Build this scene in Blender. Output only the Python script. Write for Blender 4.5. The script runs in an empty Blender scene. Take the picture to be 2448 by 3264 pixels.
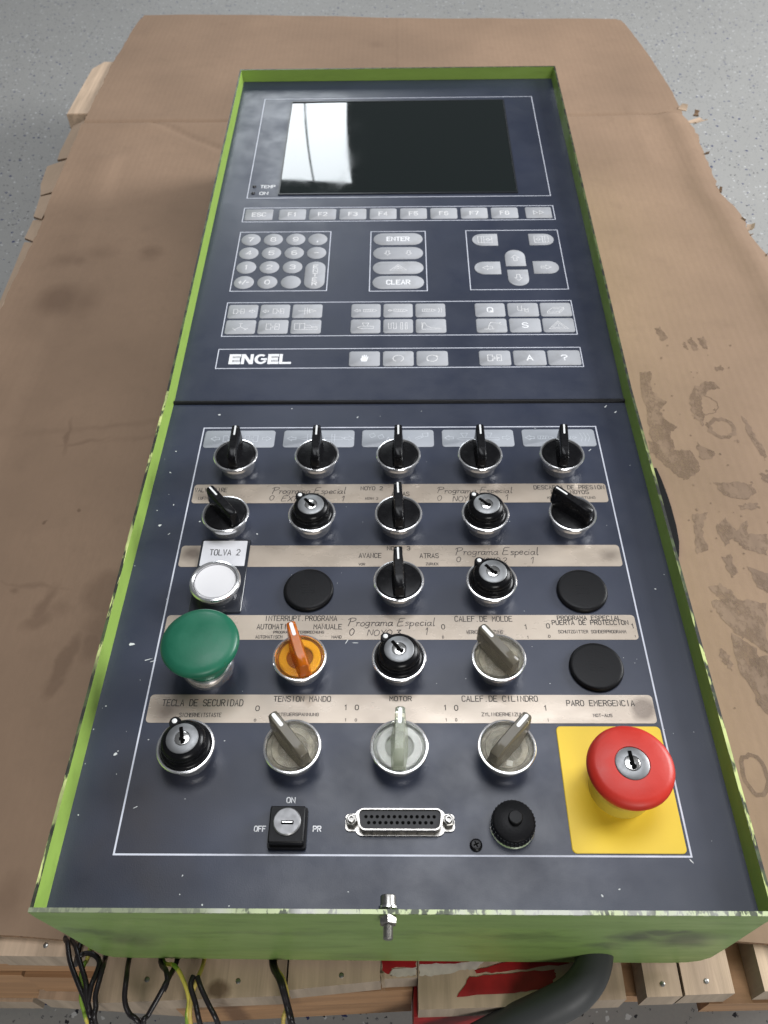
import bpy, bmesh, math, random
from mathutils import Matrix, Vector
rnd = random.Random(7)
S = 0.001
scene = bpy.context.scene
COL = scene.collection

# ------------------------------------------------------------------ camera
cam_d = bpy.data.cameras.new('camera')
cam = bpy.data.objects.new('camera', cam_d)
COL.objects.link(cam)
R3 = Matrix(((0.99986395, 0.00258560, 0.01629063),
             (0.00857911, 0.76201557, -0.64750187),
             (-0.01408790, 0.64755354, 0.76188972)))
cam.matrix_world = Matrix.Translation((0.000106, -0.286173, 0.410637)) @ R3.to_4x4()
cam_d.sensor_fit = 'VERTICAL'
cam_d.sensor_height = 24.0
cam_d.sensor_width = 18.0
cam_d.lens = 24.0 * 2661.413 / 3264.0
cam_d.clip_start = 0.01
cam_d.clip_end = 60
cam_d.dof.use_dof = True
cam_d.dof.focus_distance = 0.45
cam_d.dof.aperture_fstop = 14.0
scene.camera = cam

# ------------------------------------------------------------------ room light (indoor: lamps, no sun)
world = bpy.data.worlds.new('World')
scene.world = world
world.use_nodes = True
bg = world.node_tree.nodes['Background']
bg.inputs[0].default_value = (0.93, 0.96, 1.0, 1)
bg.inputs[1].default_value = 0.12

def area(name, loc, target, sx, sy, power, color=(1, 1, 1)):
    d = bpy.data.lights.new(name, 'AREA')
    d.shape = 'RECTANGLE'; d.size = sx; d.size_y = sy
    d.energy = power; d.color = color
    o = bpy.data.objects.new(name, d)
    COL.objects.link(o)
    o.location = loc
    dirv = Vector(target) - Vector(loc)
    o.rotation_euler = dirv.to_track_quat('-Z', 'Y').to_euler()
    return o
# two panes of a high bright window in the far wall (the white strip mirrored in the screen), a dark bar between them
def ceiling(name, x0, x1, y0, y1, z, power, color):
    o = area(name, ((x0 + x1) / 2, (y0 + y1) / 2, z), ((x0 + x1) / 2, (y0 + y1) / 2, 0), x1 - x0, y1 - y0, power, color)
    o.rotation_euler = (0, 0, 0)
    return o
def window(name, x0, x1, z0, z1, y, power, color):
    o = area(name, ((x0 + x1) / 2, y, (z0 + z1) / 2), (0, 0, 0), x1 - x0, z1 - z0, power, color)
    o.rotation_euler = (math.radians(-90), 0, 0)
    return o
window('window_light', -0.495, -0.277, 1.55, 2.60, 4.0, 8.4, (0.90, 0.96, 1.0))
window('window_light', -1.00, -0.505, 1.55, 2.60, 4.0, 19, (0.90, 0.96, 1.0))
# lamp row overhead, and the open hall to the right
ceiling('ceiling_or_fill_lamp', -0.45, 0.85, 0.10, 1.20, 2.3, 33, (0.94, 0.96, 1.0))
area('hall_light', (2.8, 1.2, 1.25), (0.1, 0.4, -0.1), 1.5, 1.2, 138, (0.98, 0.99, 1.0))
area('ceiling_or_fill_lamp', (0.7, -2.6, 1.35), (0.0, 0.0, 0.0), 1.2, 0.9, 44, (1.0, 0.98, 0.95))  # added front fill, not a real fixture: brightens the front wall and pallet
scene.view_settings.view_transform = 'Standard'
scene.view_settings.look = 'None'
scene.view_settings.exposure = -0.08
scene.view_settings.gamma = 1.0
scene.cycles.max_bounces = 8

# ------------------------------------------------------------------ materials
def nmat(name):
    m = bpy.data.materials.new(name); m.use_nodes = True
    nt = m.node_tree
    return m, nt, nt.nodes['Principled BSDF']
def N(nt, t, **kw):
    n = nt.nodes.new(t)
    for k, v in kw.items():
        setattr(n, k, v)
    return n
def plain(name, col, rough=0.5, metal=0.0, trans=0.0, ior=1.45, bump=0.0, bscale=400.0, vary=0.0, vscale=60.0, coat=0.0, rvary=0.0):
    m, nt, b = nmat(name)
    b.inputs['Base Color'].default_value = (*col, 1)
    b.inputs['Roughness'].default_value = rough
    b.inputs['Metallic'].default_value = metal
    b.inputs['Transmission Weight'].default_value = trans
    b.inputs['IOR'].default_value = ior
    b.inputs['Coat Weight'].default_value = coat
    if bump or vary or rvary:
        tc = N(nt, 'ShaderNodeTexCoord')
    if vary or rvary:
        no = N(nt, 'ShaderNodeTexNoise'); no.inputs['Scale'].default_value = vscale; no.inputs['Detail'].default_value = 6
        nt.links.new(tc.outputs['Object'], no.inputs['Vector'])
    if vary:
        mx = N(nt, 'ShaderNodeMix', data_type='RGBA')
        mx.inputs['A'].default_value = (*[c * (1 - vary) for c in col], 1)
        mx.inputs['B'].default_value = (*[min(1, c * (1 + vary)) for c in col], 1)
        mr = N(nt, 'ShaderNodeMapRange'); mr.inputs[1].default_value = 0.3; mr.inputs[2].default_value = 0.7
        nt.links.new(no.outputs['Fac'], mr.inputs[0]); nt.links.new(mr.outputs[0], mx.inputs['Factor'])
        nt.links.new(mx.outputs['Result'], b.inputs['Base Color'])
    if rvary:
        mr2 = N(nt, 'ShaderNodeMapRange'); mr2.inputs[1].default_value = 0.3; mr2.inputs[2].default_value = 0.7
        mr2.inputs[3].default_value = max(0.02, rough - rvary); mr2.inputs[4].default_value = rough + rvary
        nt.links.new(no.outputs['Fac'], mr2.inputs[0]); nt.links.new(mr2.outputs[0], b.inputs['Roughness'])
    if bump:
        n2 = N(nt, 'ShaderNodeTexNoise'); n2.inputs['Scale'].default_value = bscale; n2.inputs['Detail'].default_value = 4
        nt.links.new(tc.outputs['Object'], n2.inputs['Vector'])
        bp = N(nt, 'ShaderNodeBump'); bp.inputs['Strength'].default_value = bump; bp.inputs['Distance'].default_value = 0.0005
        nt.links.new(n2.outputs['Fac'], bp.inputs['Height']); nt.links.new(bp.outputs[0], b.inputs['Normal'])
    return m
def mixc(nt, fac, a, bcol):
    mx = N(nt, 'ShaderNodeMix', data_type='RGBA')
    for k, v in (('A', a), ('B', bcol)):
        if isinstance(v, tuple): mx.inputs[k].default_value = (*v, 1)
        else: nt.links.new(v, mx.inputs[k])
    if isinstance(fac, float): mx.inputs['Factor'].default_value = fac
    else: nt.links.new(fac, mx.inputs['Factor'])
    return mx.outputs['Result']
def maprange(nt, v, a, b_, c=0.0, d=1.0):
    r = N(nt, 'ShaderNodeMapRange'); r.inputs[1].default_value = a; r.inputs[2].default_value = b_
    r.inputs[3].default_value = c; r.inputs[4].default_value = d
    nt.links.new(v, r.inputs[0]); return r.outputs[0]
def noise(nt, vec, scale, detail=5, rough=0.5, stretch=None, dist=0.0):
    if stretch:
        mp = N(nt, 'ShaderNodeMapping'); mp.inputs['Scale'].default_value = stretch
        nt.links.new(vec, mp.inputs['Vector']); vec = mp.outputs[0]
    n = N(nt, 'ShaderNodeTexNoise'); n.inputs['Scale'].default_value = scale; n.inputs['Detail'].default_value = detail
    n.inputs['Roughness'].default_value = rough; n.inputs['Distortion'].default_value = dist
    nt.links.new(vec, n.inputs['Vector']); return n.outputs['Fac']
def mth(nt, op, a, b_=None):
    n = N(nt, 'ShaderNodeMath', operation=op)
    for i, v in enumerate((a, b_)):
        if v is None: continue
        if isinstance(v, (int, float)): n.inputs[i].default_value = v
        else: nt.links.new(v, n.inputs[i])
    return n.outputs[0]
def worldpos(nt):
    return N(nt, 'ShaderNodeNewGeometry').outputs['Position']
def blobs(nt, vec, items, warp=0.012, wscale=45.0):
    """soft-edged stains: items = (x, y, rx, ry, rot_deg, soft) in metres, on the x-y plane"""
    n = N(nt, 'ShaderNodeTexNoise'); n.inputs['Scale'].default_value = wscale; n.inputs['Detail'].default_value = 4
    nt.links.new(vec, n.inputs['Vector'])
    va = N(nt, 'ShaderNodeVectorMath', operation='SUBTRACT'); va.inputs[1].default_value = (0.5, 0.5, 0.5)
    nt.links.new(n.outputs['Color'], va.inputs[0])
    vs = N(nt, 'ShaderNodeVectorMath', operation='SCALE'); vs.inputs['Scale'].default_value = warp * 2
    nt.links.new(va.outputs[0], vs.inputs[0])
    ad = N(nt, 'ShaderNodeVectorMath', operation='ADD')
    nt.links.new(vec, ad.inputs[0]); nt.links.new(vs.outputs[0], ad.inputs[1])
    out = None
    for (x, y, rx, ry, rot, soft, amt) in items:
        mp = N(nt, 'ShaderNodeMapping', vector_type='TEXTURE')
        mp.inputs['Location'].default_value = (x, y, 0); mp.inputs['Rotation'].default_value = (0, 0, math.radians(rot))
        mp.inputs['Scale'].default_value = (rx, ry, 1000)
        nt.links.new(ad.outputs[0], mp.inputs['Vector'])
        ln = N(nt, 'ShaderNodeVectorMath', operation='LENGTH'); nt.links.new(mp.outputs[0], ln.inputs[0])
        v = maprange(nt, ln.outputs['Value'], 1.0 + soft, 1.0 - soft, 0.0, amt)
        out = v if out is None else mth(nt, 'MAXIMUM', out, v)
    return out

# green paint: grime, scratches
def green_mat(name, col, dirt, amount):
    m, nt, b = nmat(name); p = worldpos(nt)
    n1 = maprange(nt, noise(nt, p, 22, 6, 0.6, (0.5, 1, 2.2)), 0.40, 0.72)
    n2 = maprange(nt, noise(nt, p, 90, 5, 0.65, (0.35, 1, 1.6)), 0.52, 0.70)
    c = mixc(nt, mth(nt, 'MULTIPLY', n1, amount), col, dirt)
    c = mixc(nt, mth(nt, 'MULTIPLY', n2, amount * 0.6), c, tuple(x * 0.8 for x in dirt))
    if amount > 0.4:
        bl = blobs(nt, N(nt, 'ShaderNodeSeparateXYZ').outputs[0] if False else swz(nt, p), FRONT_DIRT, 0.010, 70)
        c = mixc(nt, bl, c, (0.045, 0.05, 0.04))
    nt.links.new(c, b.inputs['Base Color'])
    b.inputs['Roughness'].default_value = 0.42
    nt.links.new(maprange(nt, n1, 0, 1, 0.34, 0.6), b.inputs['Roughness'])
    return m
def swz(nt, p):
    s = N(nt, 'ShaderNodeSeparateXYZ'); nt.links.new(p, s.inputs[0])
    c = N(nt, 'ShaderNodeCombineXYZ'); nt.links.new(s.outputs[0], c.inputs[0]); nt.links.new(s.outputs[2], c.inputs[1])
    return c.outputs[0]
FRONT_DIRT = [(0.112, -0.026, 0.010, 0.010, 0, 0.5, 0.75), (0.125, -0.018, 0.012, 0.005, 0, 0.5, 0.7), (0.137, -0.030, 0.014, 0.012, 20, 0.6, 0.7),
              (0.101, -0.042, 0.010, 0.005, 0, 0.6, 0.5), (0.06, -0.026, 0.016, 0.006, -15, 0.7, 0.35), (-0.13, -0.034, 0.012, 0.012, 30, 0.7, 0.5),
              (-0.145, -0.02, 0.014, 0.004, -10, 0.7, 0.5), (-0.02, -0.066, 0.012, 0.006, 0, 0.7, 0.3), (-0.06, -0.02, 0.03, 0.003, 0, 0.8, 0.3), (0.02, -0.02, 0.02, 0.003, -4, 0.8, 0.25)]
M = {}
M['green'] = green_mat('green_paint', (0.28, 0.43, 0.082), (0.155, 0.24, 0.045), 0.35)
M['green_front'] = green_mat('green_paint_grimy', (0.205, 0.315, 0.092), (0.125, 0.19, 0.058), 0.70)
def chipped(name, base, chip, thr, stretch, metal_amt):
    m, nt, b = nmat(name); p = worldpos(nt)
    n = noise(nt, p, 260, 4, 0.6, stretch)
    f = maprange(nt, n, thr - 0.03, thr + 0.03)
    c = mixc(nt, f, base, chip)
    clus = maprange(nt, noise(nt, p, 15, 4), 0.42, 0.58)
    f = mth(nt, 'MULTIPLY', f, clus) if metal_amt == 0 else f
    base2 = mixc(nt, maprange(nt, noise(nt, p, 120, 3), 0.45, 0.6), base, (0.06, 0.085, 0.03)) if metal_amt == 0 else base
    c = mixc(nt, f, base2, chip)
    n2 = maprange(nt, noise(nt, p, 30, 3), 0.48, 0.60)
    c = mixc(nt, mth(nt, 'MULTIPLY', n2, metal_amt), c, (0.55, 0.55, 0.52))
    if metal_amt > 0:
        sx = N(nt, 'ShaderNodeSeparateXYZ'); nt.links.new(p, sx.inputs[0])
        wr = maprange(nt, mth(nt, 'ADD', sx.outputs[0], mth(nt, 'MULTIPLY', noise(nt, p, 60, 3), 0.06)), -0.02, -0.07)
        c = mixc(nt, mth(nt, 'MULTIPLY', wr, 0.85), c, (0.17, 0.19, 0.13))
    nt.links.new(c, b.inputs['Base Color']); b.inputs['Roughness'].default_value = 0.45
    return m
M['rim_front'] = chipped('chipped_rim_front', (0.075, 0.09, 0.055), (0.56, 0.64, 0.36), 0.47, (1.3, 0.5, 0.5), 0.8)
M['rim_side'] = chipped('chipped_rim_side', (0.016, 0.017, 0.012), (0.60, 0.68, 0.25), 0.52, (1, 0.18, 1), 0.0)
M['rim_dark'] = chipped('dark_rim', (0.016, 0.018, 0.013), (0.10, 0.14, 0.04), 0.56, (1, 0.12, 1), 0.0)

def panel_mat():
    m, nt, b = nmat('dark_blue_panel'); p = worldpos(nt)
    c = mixc(nt, maprange(nt, noise(nt, p, 14, 5), 0.35, 0.7), (0.021, 0.027, 0.048), (0.029, 0.036, 0.062))
    bl = blobs(nt, p, [(-0.128, -0.135, 0.018, 0.03, 15, 0.8, 0.55), (-0.115, -0.12, 0.02, 0.022, 0, 0.9, 0.35), (-0.12, -0.16, 0.02, 0.012, -30, 0.8, 0.45), (-0.145, -0.15, 0.012, 0.025, 0, 0.9, 0.4), (0.02, -0.165, 0.06, 0.008, 3, 0.9, 0.15)], 0.014, 60)
    c = mixc(nt, bl, c, (0.030, 0.024, 0.022))
    nt.links.new(c, b.inputs['Base Color'])
    r = maprange(nt, noise(nt, p, 34, 6, 0.62), 0.3, 0.75, 0.30, 0.46)
    nt.links.new(r, b.inputs['Roughness'])
    b.inputs['Specular IOR Level'].default_value = 0.5
    bp = N(nt, 'ShaderNodeBump'); bp.inputs['Strength'].default_value = 0.12; bp.inputs['Distance'].default_value = 0.0003
    nt.links.new(noise(nt, p, 1500, 2), bp.inputs['Height']); nt.links.new(bp.outputs[0], b.inputs['Normal'])
    return m
M['panel'] = panel_mat()
def key_mat():
    m, nt, b = nmat('grey_key'); p = worldpos(nt)
    oi = N(nt, 'ShaderNodeObjectInfo').outputs['Random']
    c = mixc(nt, oi, (0.37, 0.38, 0.405), (0.41, 0.42, 0.445))
    c = mixc(nt, mth(nt, 'MULTIPLY', maprange(nt, noise(nt, p, 75, 5, 0.6), 0.5, 0.72), 0.45), c, (0.27, 0.265, 0.26))
    nt.links.new(c, b.inputs['Base Color']); b.inputs['Roughness'].default_value = 0.62; b.inputs['Specular IOR Level'].default_value = 0.3
    return m
M['key'] = key_mat()
M['field'] = plain('grey_symbol_field', (0.34, 0.36, 0.395), 0.4, vary=0.06)
M['legend'] = plain('worn_white_print', (0.72, 0.72, 0.725), 0.6, vary=0.12, vscale=220)
M['faint'] = plain('faint_print', (0.50, 0.53, 0.57), 0.45, vary=0.15, vscale=200)
M['white'] = plain('white_print', (0.84, 0.85, 0.87), 0.5)
M['line'] = plain('pale_line_print', (0.60, 0.62, 0.70), 0.5, vary=0.12, vscale=90)
M['black'] = plain('black_plastic', (0.006, 0.006, 0.007), 0.26, vary=0.2, rvary=0.06, vscale=150, ior=1.27)
M['black_matt'] = plain('matt_black_plastic', (0.006, 0.006, 0.007), 0.42, bump=0.15, bscale=900, ior=1.28)
M['chrome'] = plain('satin_chrome', (0.82, 0.82, 0.83), 0.20, 0.88, rvary=0.06, vscale=200)
M['steel'] = plain('satin_grey_metal', (0.24, 0.245, 0.25), 0.42, 0.75, rvary=0.08, vscale=300)
M['plug'] = plain('bright_lock_plug', (0.75, 0.74, 0.72), 0.20, 1.0)
M['zinc'] = plain('zinc_steel', (0.34, 0.33, 0.31), 0.38, 1.0, rvary=0.12, vscale=400)
M['slot'] = plain('dark_slot', (0.003, 0.003, 0.003), 0.8, ior=1.1)
M['green_btn'] = plain('green_button', (0.012, 0.125, 0.070), 0.38, bump=0.08, bscale=700, rvary=0.10, vary=0.10, vscale=70)
M['red_btn'] = plain('red_button', (0.53, 0.028, 0.016), 0.42, rvary=0.10, vary=0.08, vscale=70, bump=0.08, bscale=600)
M['yellow'] = plain('yellow_plate', (0.80, 0.56, 0.035), 0.45, vary=0.05, vscale=30)
M['yellow_ring'] = plain('yellow_collar', (0.58, 0.44, 0.06), 0.4)
M['lens_white'] = plain('white_lens', (0.80, 0.79, 0.80), 0.25)
M['clear'] = plain('clear_plastic', (0.80, 0.84, 0.70), 0.08, trans=0.80, ior=1.3)
M['smoke'] = plain('smoked_clear_plastic', (0.25, 0.225, 0.175), 0.14, trans=0.55, ior=1.3)
M['thin_amber'] = plain('thin_amber_lens', (1.0, 0.82, 0.42), 0.08, trans=0.97, ior=1.12)
M['thin_smoke'] = plain('thin_smoke_lens', (0.92, 0.90, 0.84), 0.08, trans=0.97, ior=1.12)
M['thin_clear'] = plain('thin_clear_lens', (0.97, 0.97, 0.95), 0.08, trans=0.98, ior=1.12)
M['amber'] = plain('amber_plastic', (0.85, 0.24, 0.012), 0.14, trans=0.6, ior=1.35)
M['amber_disc'] = plain('amber_disc', (0.40, 0.11, 0.008), 0.3)
M['amber_ring'] = plain('yellow_orange_ring', (0.95, 0.62, 0.05), 0.35)
M['beige_disc'] = plain('beige_lamp_disc', (0.34, 0.32, 0.265), 0.30, vary=0.45, vscale=180)
M['beige_ring'] = plain('beige_lamp_ring', (0.46, 0.43, 0.36), 0.3, vary=0.3, vscale=200)
M['grey_disc'] = plain('grey_lamp_disc', (0.5, 0.52, 0.48), 0.3)
M['white_ring'] = plain('white_ring', (0.82, 0.83, 0.82), 0.3)
M['tag'] = plain('white_tag', (0.80, 0.80, 0.83), 0.3)
M['ink'] = plain('dark_print', (0.018, 0.016, 0.016), 0.6)
M['ink_worn'] = plain('worn_dark_print', (0.045, 0.038, 0.035), 0.6, vary=0.6, vscale=260)
M['pen'] = plain('pencil_writing', (0.035, 0.028, 0.028), 0.6, vary=0.6, vscale=300)
M['insert'] = plain('grey_black_insert', (0.022, 0.022, 0.024), 0.5)
M['lockgrey'] = plain('dull_lock_metal', (0.25, 0.25, 0.255), 0.45, 0.7, rvary=0.1, vscale=300)
M['holder'] = plain('dark_tag_holder', (0.030, 0.033, 0.042), 0.2)
M['glass'] = plain('screen_glass', (0.008, 0.011, 0.012), 0.015, ior=1.58)
def glass_mat():
    m, nt, b = nmat('screen_glass'); p = worldpos(nt)
    b.inputs['Base Color'].default_value = (0.009, 0.013, 0.013, 1); b.inputs['IOR'].default_value = 1.52
    sm = mth(nt, 'MULTIPLY', maprange(nt, noise(nt, p, 26, 5, 0.6, (1, 0.5, 1), 1.0), 0.45, 0.75), 0.045)
    nt.links.new(mth(nt, 'ADD', sm, 0.02), b.inputs['Roughness'])
    return m
M['glass'] = glass_mat()
M['bezel'] = plain('screen_bezel', (0.012, 0.014, 0.018), 0.35)
M['shell'] = plain('tinned_shell', (0.46, 0.44, 0.41), 0.30, 1.0, rvary=0.14, vscale=500)
M['fleck'] = plain('pale_paint_fleck', (0.66, 0.68, 0.68), 0.6)
M['led'] = plain('dark_led', (0.02, 0.018, 0.02), 0.25)
def strip_mat():
    m, nt, b = nmat('beige_label_strip'); p = worldpos(nt)
    c = mixc(nt, maprange(nt, noise(nt, p, 30, 5), 0.3, 0.7), (0.44, 0.37, 0.30), (0.54, 0.465, 0.385))
    bl = blobs(nt, p, [(-0.1275, 0.029, 0.006, 0.005, 0, 0.6, 0.8), (-0.128, 0.077, 0.006, 0.004, 0, 0.6, 0.5), (-0.125, -0.077, 0.008, 0.007, 0, 0.7, 0.8), (0.130, 0.028, 0.005, 0.004, 0, 0.7, 0.6), (0.131, -0.076, 0.006, 0.006, 0, 0.3, 0.7)], 0.003, 90)
    c = mixc(nt, bl, c, (0.13, 0.10, 0.08))
    nt.links.new(c, b.inputs['Base Color']); b.inputs['Metallic'].default_value = 0.22
    nt.links.new(maprange(nt, noise(nt, p, 60, 5, 0.6, (0.4, 1, 1)), 0.3, 0.7, 0.20, 0.40), b.inputs['Roughness'])
    return m
M['strip'] = strip_mat()

CARD = (0.295, 0.199, 0.134)
LEFT_STAINS = [(-0.332, 0.403, 0.020, 0.022, 0, 0.5, 0.62), (-0.309, 0.400, 0.014, 0.020, 0, 0.7, 0.40), (-0.257, 0.483, 0.010, 0.012, 0, 0.6, 0.5), (-0.340, 0.472, 0.014, 0.010, 10, 0.7, 0.35), (-0.330, 0.471, 0.006, 0.008, 0, 0.6, 0.4), (-0.311, 0.487, 0.014, 0.010, 0, 0.8, 0.30),
    (-0.207, 0.052, 0.016, 0.020, 0, 0.25, 0.42), (-0.200, 0.028, 0.016, 0.014, 0, 0.3, 0.38), (-0.250, 0.042, 0.004, 0.017, -12, 0.5, 0.5), (-0.251, 0.030, 0.009, 0.005, 40, 0.5, 0.45), (-0.238, 0.040, 0.009, 0.006, 0, 0.6, 0.3), (-0.2235, -0.003, 0.0055, 0.022, -16, 0.3, 0.5), (-0.209, 0.010, 0.006, 0.011, -10, 0.4, 0.45), (-0.226, -0.022, 0.005, 0.009, -20, 0.3, 0.45),
    (-0.276, 0.213, 0.002, 0.016, 6, 0.6, 0.5), (-0.262, 0.206, 0.016, 0.002, 14, 0.7, 0.4), (-0.245, 0.225, 0.05, 0.003, 8, 0.9, 0.25), (-0.205, 0.212, 0.03, 0.0025, 8, 0.9, 0.25), (-0.262, 0.060, 0.02, 0.0015, -8, 0.8, 0.35), (-0.274, 0.057, 0.003, 0.003, 0, 0.6, 0.5), (-0.215, -0.152, 0.008, 0.012, 0, 0.6, 0.4), (-0.27, 0.12, 0.0012, 0.0012, 0, 0.5, 0.9), (-0.245, 0.132, 0.001, 0.0015, 0, 0.5, 0.8), (-0.03, 1.03, 0.01, 0.012, 0, 0.6, 0.25), (0.0, 1.0, 0.002, 0.3, 0, 0.8, 0.12)]
def card_mat(name, base):
    m, nt, b = nmat(name); p = worldpos(nt)
    n1 = maprange(nt, noise(nt, p, 5.5, 5, 0.55), 0.3, 0.7)
    c = mixc(nt, n1, tuple(x * 0.82 for x in base), tuple(x * 1.10 for x in base))
    n3 = maprange(nt, noise(nt, p, 38, 6, 0.65), 0.52, 0.75)
    c = mixc(nt, mth(nt, 'MULTIPLY', n3, 0.30), c, tuple(x * 0.68 for x in base))
    n2 = maprange(nt, noise(nt, p, 420, 3, 0.6, (1.0, 0.25, 1)), 0.3, 0.7)
    c = mixc(nt, mth(nt, 'MULTIPLY', n2, 0.35), c, tuple(x * 0.86 for x in base))
    bl = blobs(nt, p, LEFT_STAINS, 0.006, 55)
    c = mixc(nt, mth(nt, 'MULTIPLY', bl, 0.72), c, (0.105, 0.060, 0.038))
    nt.links.new(c, b.inputs['Base Color']); b.inputs['Roughness'].default_value = 0.75
    b.inputs['Specular IOR Level'].default_value = 0.25
    wv = N(nt, 'ShaderNodeTexWave', wave_type='BANDS', bands_direction='X'); wv.inputs['Scale'].default_value = 44.0; wv.inputs['Distortion'].default_value = 0.25
    nt.links.new(p, wv.inputs['Vector'])
    h = mth(nt, 'ADD', mth(nt, 'MULTIPLY', wv.outputs['Fac'], 0.13), noise(nt, p, 60, 5, 0.6))
    bp = N(nt, 'ShaderNodeBump'); bp.inputs['Strength'].default_value = 0.16; bp.inputs['Distance'].default_value = 0.002
    nt.links.new(h, bp.inputs['Height']); nt.links.new(bp.outputs[0], b.inputs['Normal'])
    return m
M['card'] = card_mat('cardboard', CARD)
M['card_torn'] = card_mat('cardboard_torn', (0.50, 0.37, 0.265))
M['card_edge'] = plain('cardboard_edge', (0.20, 0.125, 0.075), 0.85, vary=0.4, vscale=500)
def stain_mat():
    m, nt, b = nmat('wet_stain'); p = worldpos(nt)
    n1 = maprange(nt, noise(nt, p, 60, 5, 0.6, (1, 0.3, 1)), 0.3, 0.75)
    c = mixc(nt, n1, (0.150, 0.092, 0.055), (0.245, 0.160, 0.103))
    nt.links.new(c, b.inputs['Base Color']); b.inputs['Roughness'].default_value = 0.65
    nt.links.new(maprange(nt, noise(nt, p, 110, 6, 0.7, (1, 0.6, 1)), 0.36, 0.54, 0.30, 1.0), b.inputs['Alpha'])
    return m
M['stain'] = stain_mat()
def wood_mat(name, base, axis, dark=0.62):
    m, nt, b = nmat(name)
    p = worldpos(nt)
    oi = N(nt, 'ShaderNodeObjectInfo').outputs['Random']
    cb = N(nt, 'ShaderNodeVectorMath', operation='ADD'); nt.links.new(p, cb.inputs[0])
    cx = N(nt, 'ShaderNodeCombineXYZ'); nt.links.new(oi, cx.inputs[0]); nt.links.new(oi, cx.inputs[2]); nt.links.new(cx.outputs[0], cb.inputs[1])
    st = [1.0, 1.0, 1.0]; st[axis] = 0.06
    n1 = maprange(nt, noise(nt, cb.outputs[0], 120, 5, 0.6, tuple(st), 0.6), 0.32, 0.68)
    c = mixc(nt, n1, tuple(x * dark for x in base), base)
    n2 = maprange(nt, noise(nt, cb.outputs[0], 25, 4), 0.35, 0.7)
    c = mixc(nt, mth(nt, 'MULTIPLY', n2, 0.4), c, tuple(x * 0.75 for x in base))
    k = blobs(nt, p, [(-0.094, -0.195, 0.006, 0.004, 0, 0.4, 0.75), (-0.02, -0.1975, 0.003, 0.003, 0, 0.5, 0.7)], 0.002, 200)
    c = mixc(nt, k, c, (0.12, 0.06, 0.03))
    nt.links.new(c, b.inputs['Base Color']); b.inputs['Roughness'].default_value = 0.7
    bp = N(nt, 'ShaderNodeBump'); bp.inputs['Strength'].default_value = 0.25; bp.inputs['Distance'].default_value = 0.0006
    nt.links.new(n1, bp.inputs['Height']); nt.links.new(bp.outputs[0], b.inputs['Normal'])
    return m
M['wood_deck'] = wood_mat('pallet_wood_light', (0.66, 0.49, 0.345), 1)
M['wood_cross'] = wood_mat('pallet_wood_orange', (0.44, 0.25, 0.125), 0)
M['wood_end'] = wood_mat('pallet_wood_end', (0.46, 0.37, 0.28), 2)
M['red_paint'] = plain('red_paint', (0.34, 0.012, 0.014), 0.5, vary=0.25, vscale=120)
M['white_paint'] = plain('white_paper', (0.62, 0.55, 0.48), 0.7, vary=0.2, vscale=160)
M['wire_black'] = plain('black_wire', (0.016, 0.013, 0.014), 0.32)
M['hose'] = plain('dark_hose', (0.055, 0.058, 0.060), 0.48, rvary=0.1, vscale=80)
def wire_yg():
    m, nt, b = nmat('green_yellow_wire'); p = worldpos(nt)
    n = maprange(nt, noise(nt, p, 160, 1, 0.5, (1, 0.3, 0.3)), 0.47, 0.53)
    nt.links.new(mixc(nt, n, (0.22, 0.36, 0.04), (0.68, 0.58, 0.10)), b.inputs['Base Color']); b.inputs['Roughness'].default_value = 0.4
    return m
M['wire_yg'] = wire_yg()
M['wire_yellow'] = plain('yellow_wire', (0.62, 0.47, 0.12), 0.4, vary=0.2, vscale=120)
def floor_mat():
    m, nt, b = nmat('speckled_floor'); p = worldpos(nt)
    c = mixc(nt, maprange(nt, noise(nt, p, 3.0, 4), 0.3, 0.7), (0.325, 0.322, 0.308), (0.36, 0.357, 0.342))
    c = mixc(nt, mth(nt, 'MULTIPLY', maprange(nt, noise(nt, p, 600, 2), 0.3, 0.7), 0.3), c, (0.26, 0.265, 0.27))
    for sc_, thr, col, off, dens in ((150, 0.165, (0.58, 0.59, 0.59), 0.0, 0.80), (170, 0.15, (0.03, 0.032, 0.04), 3.7, 0.83), (120, 0.16, (0.025, 0.035, 0.12), 7.1, 0.86), (320, 0.18, (0.12, 0.12, 0.13), 1.3, 0.85)):
        ad = N(nt, 'ShaderNodeVectorMath', operation='ADD'); ad.inputs[1].default_value = (off, off * 0.7, 0)
        nt.links.new(p, ad.inputs[0])
        nz = N(nt, 'ShaderNodeTexNoise'); nz.inputs['Scale'].default_value = sc_ * 3
        nt.links.new(ad.outputs[0], nz.inputs['Vector'])
        sc2 = N(nt, 'ShaderNodeVectorMath', operation='SCALE'); sc2.inputs['Scale'].default_value = 0.004
        nt.links.new(nz.outputs['Color'], sc2.inputs[0])
        ad2 = N(nt, 'ShaderNodeVectorMath', operation='ADD'); nt.links.new(ad.outputs[0], ad2.inputs[0]); nt.links.new(sc2.outputs[0], ad2.inputs[1])
        vo = N(nt, 'ShaderNodeTexVoronoi'); vo.inputs['Scale'].default_value = sc_; vo.voronoi_dimensions = '2D'
        nt.links.new(ad2.outputs[0], vo.inputs['Vector'])
        sx = N(nt, 'ShaderNodeSeparateXYZ'); nt.links.new(vo.outputs['Color'], sx.inputs[0])
        keep = mth(nt, 'GREATER_THAN', sx.outputs[0], dens)
        size = mth(nt, 'MULTIPLY', sx.outputs[1], thr * 1.6)
        f = mth(nt, 'MULTIPLY', mth(nt, 'LESS_THAN', vo.outputs['Distance'], size), keep)
        c = mixc(nt, f, c, col)
    nt.links.new(c, b.inputs['Base Color']); b.inputs['Roughness'].default_value = 0.34
    b.inputs['Specular IOR Level'].default_value = 0.5
    return m
M['floor'] = floor_mat()

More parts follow.
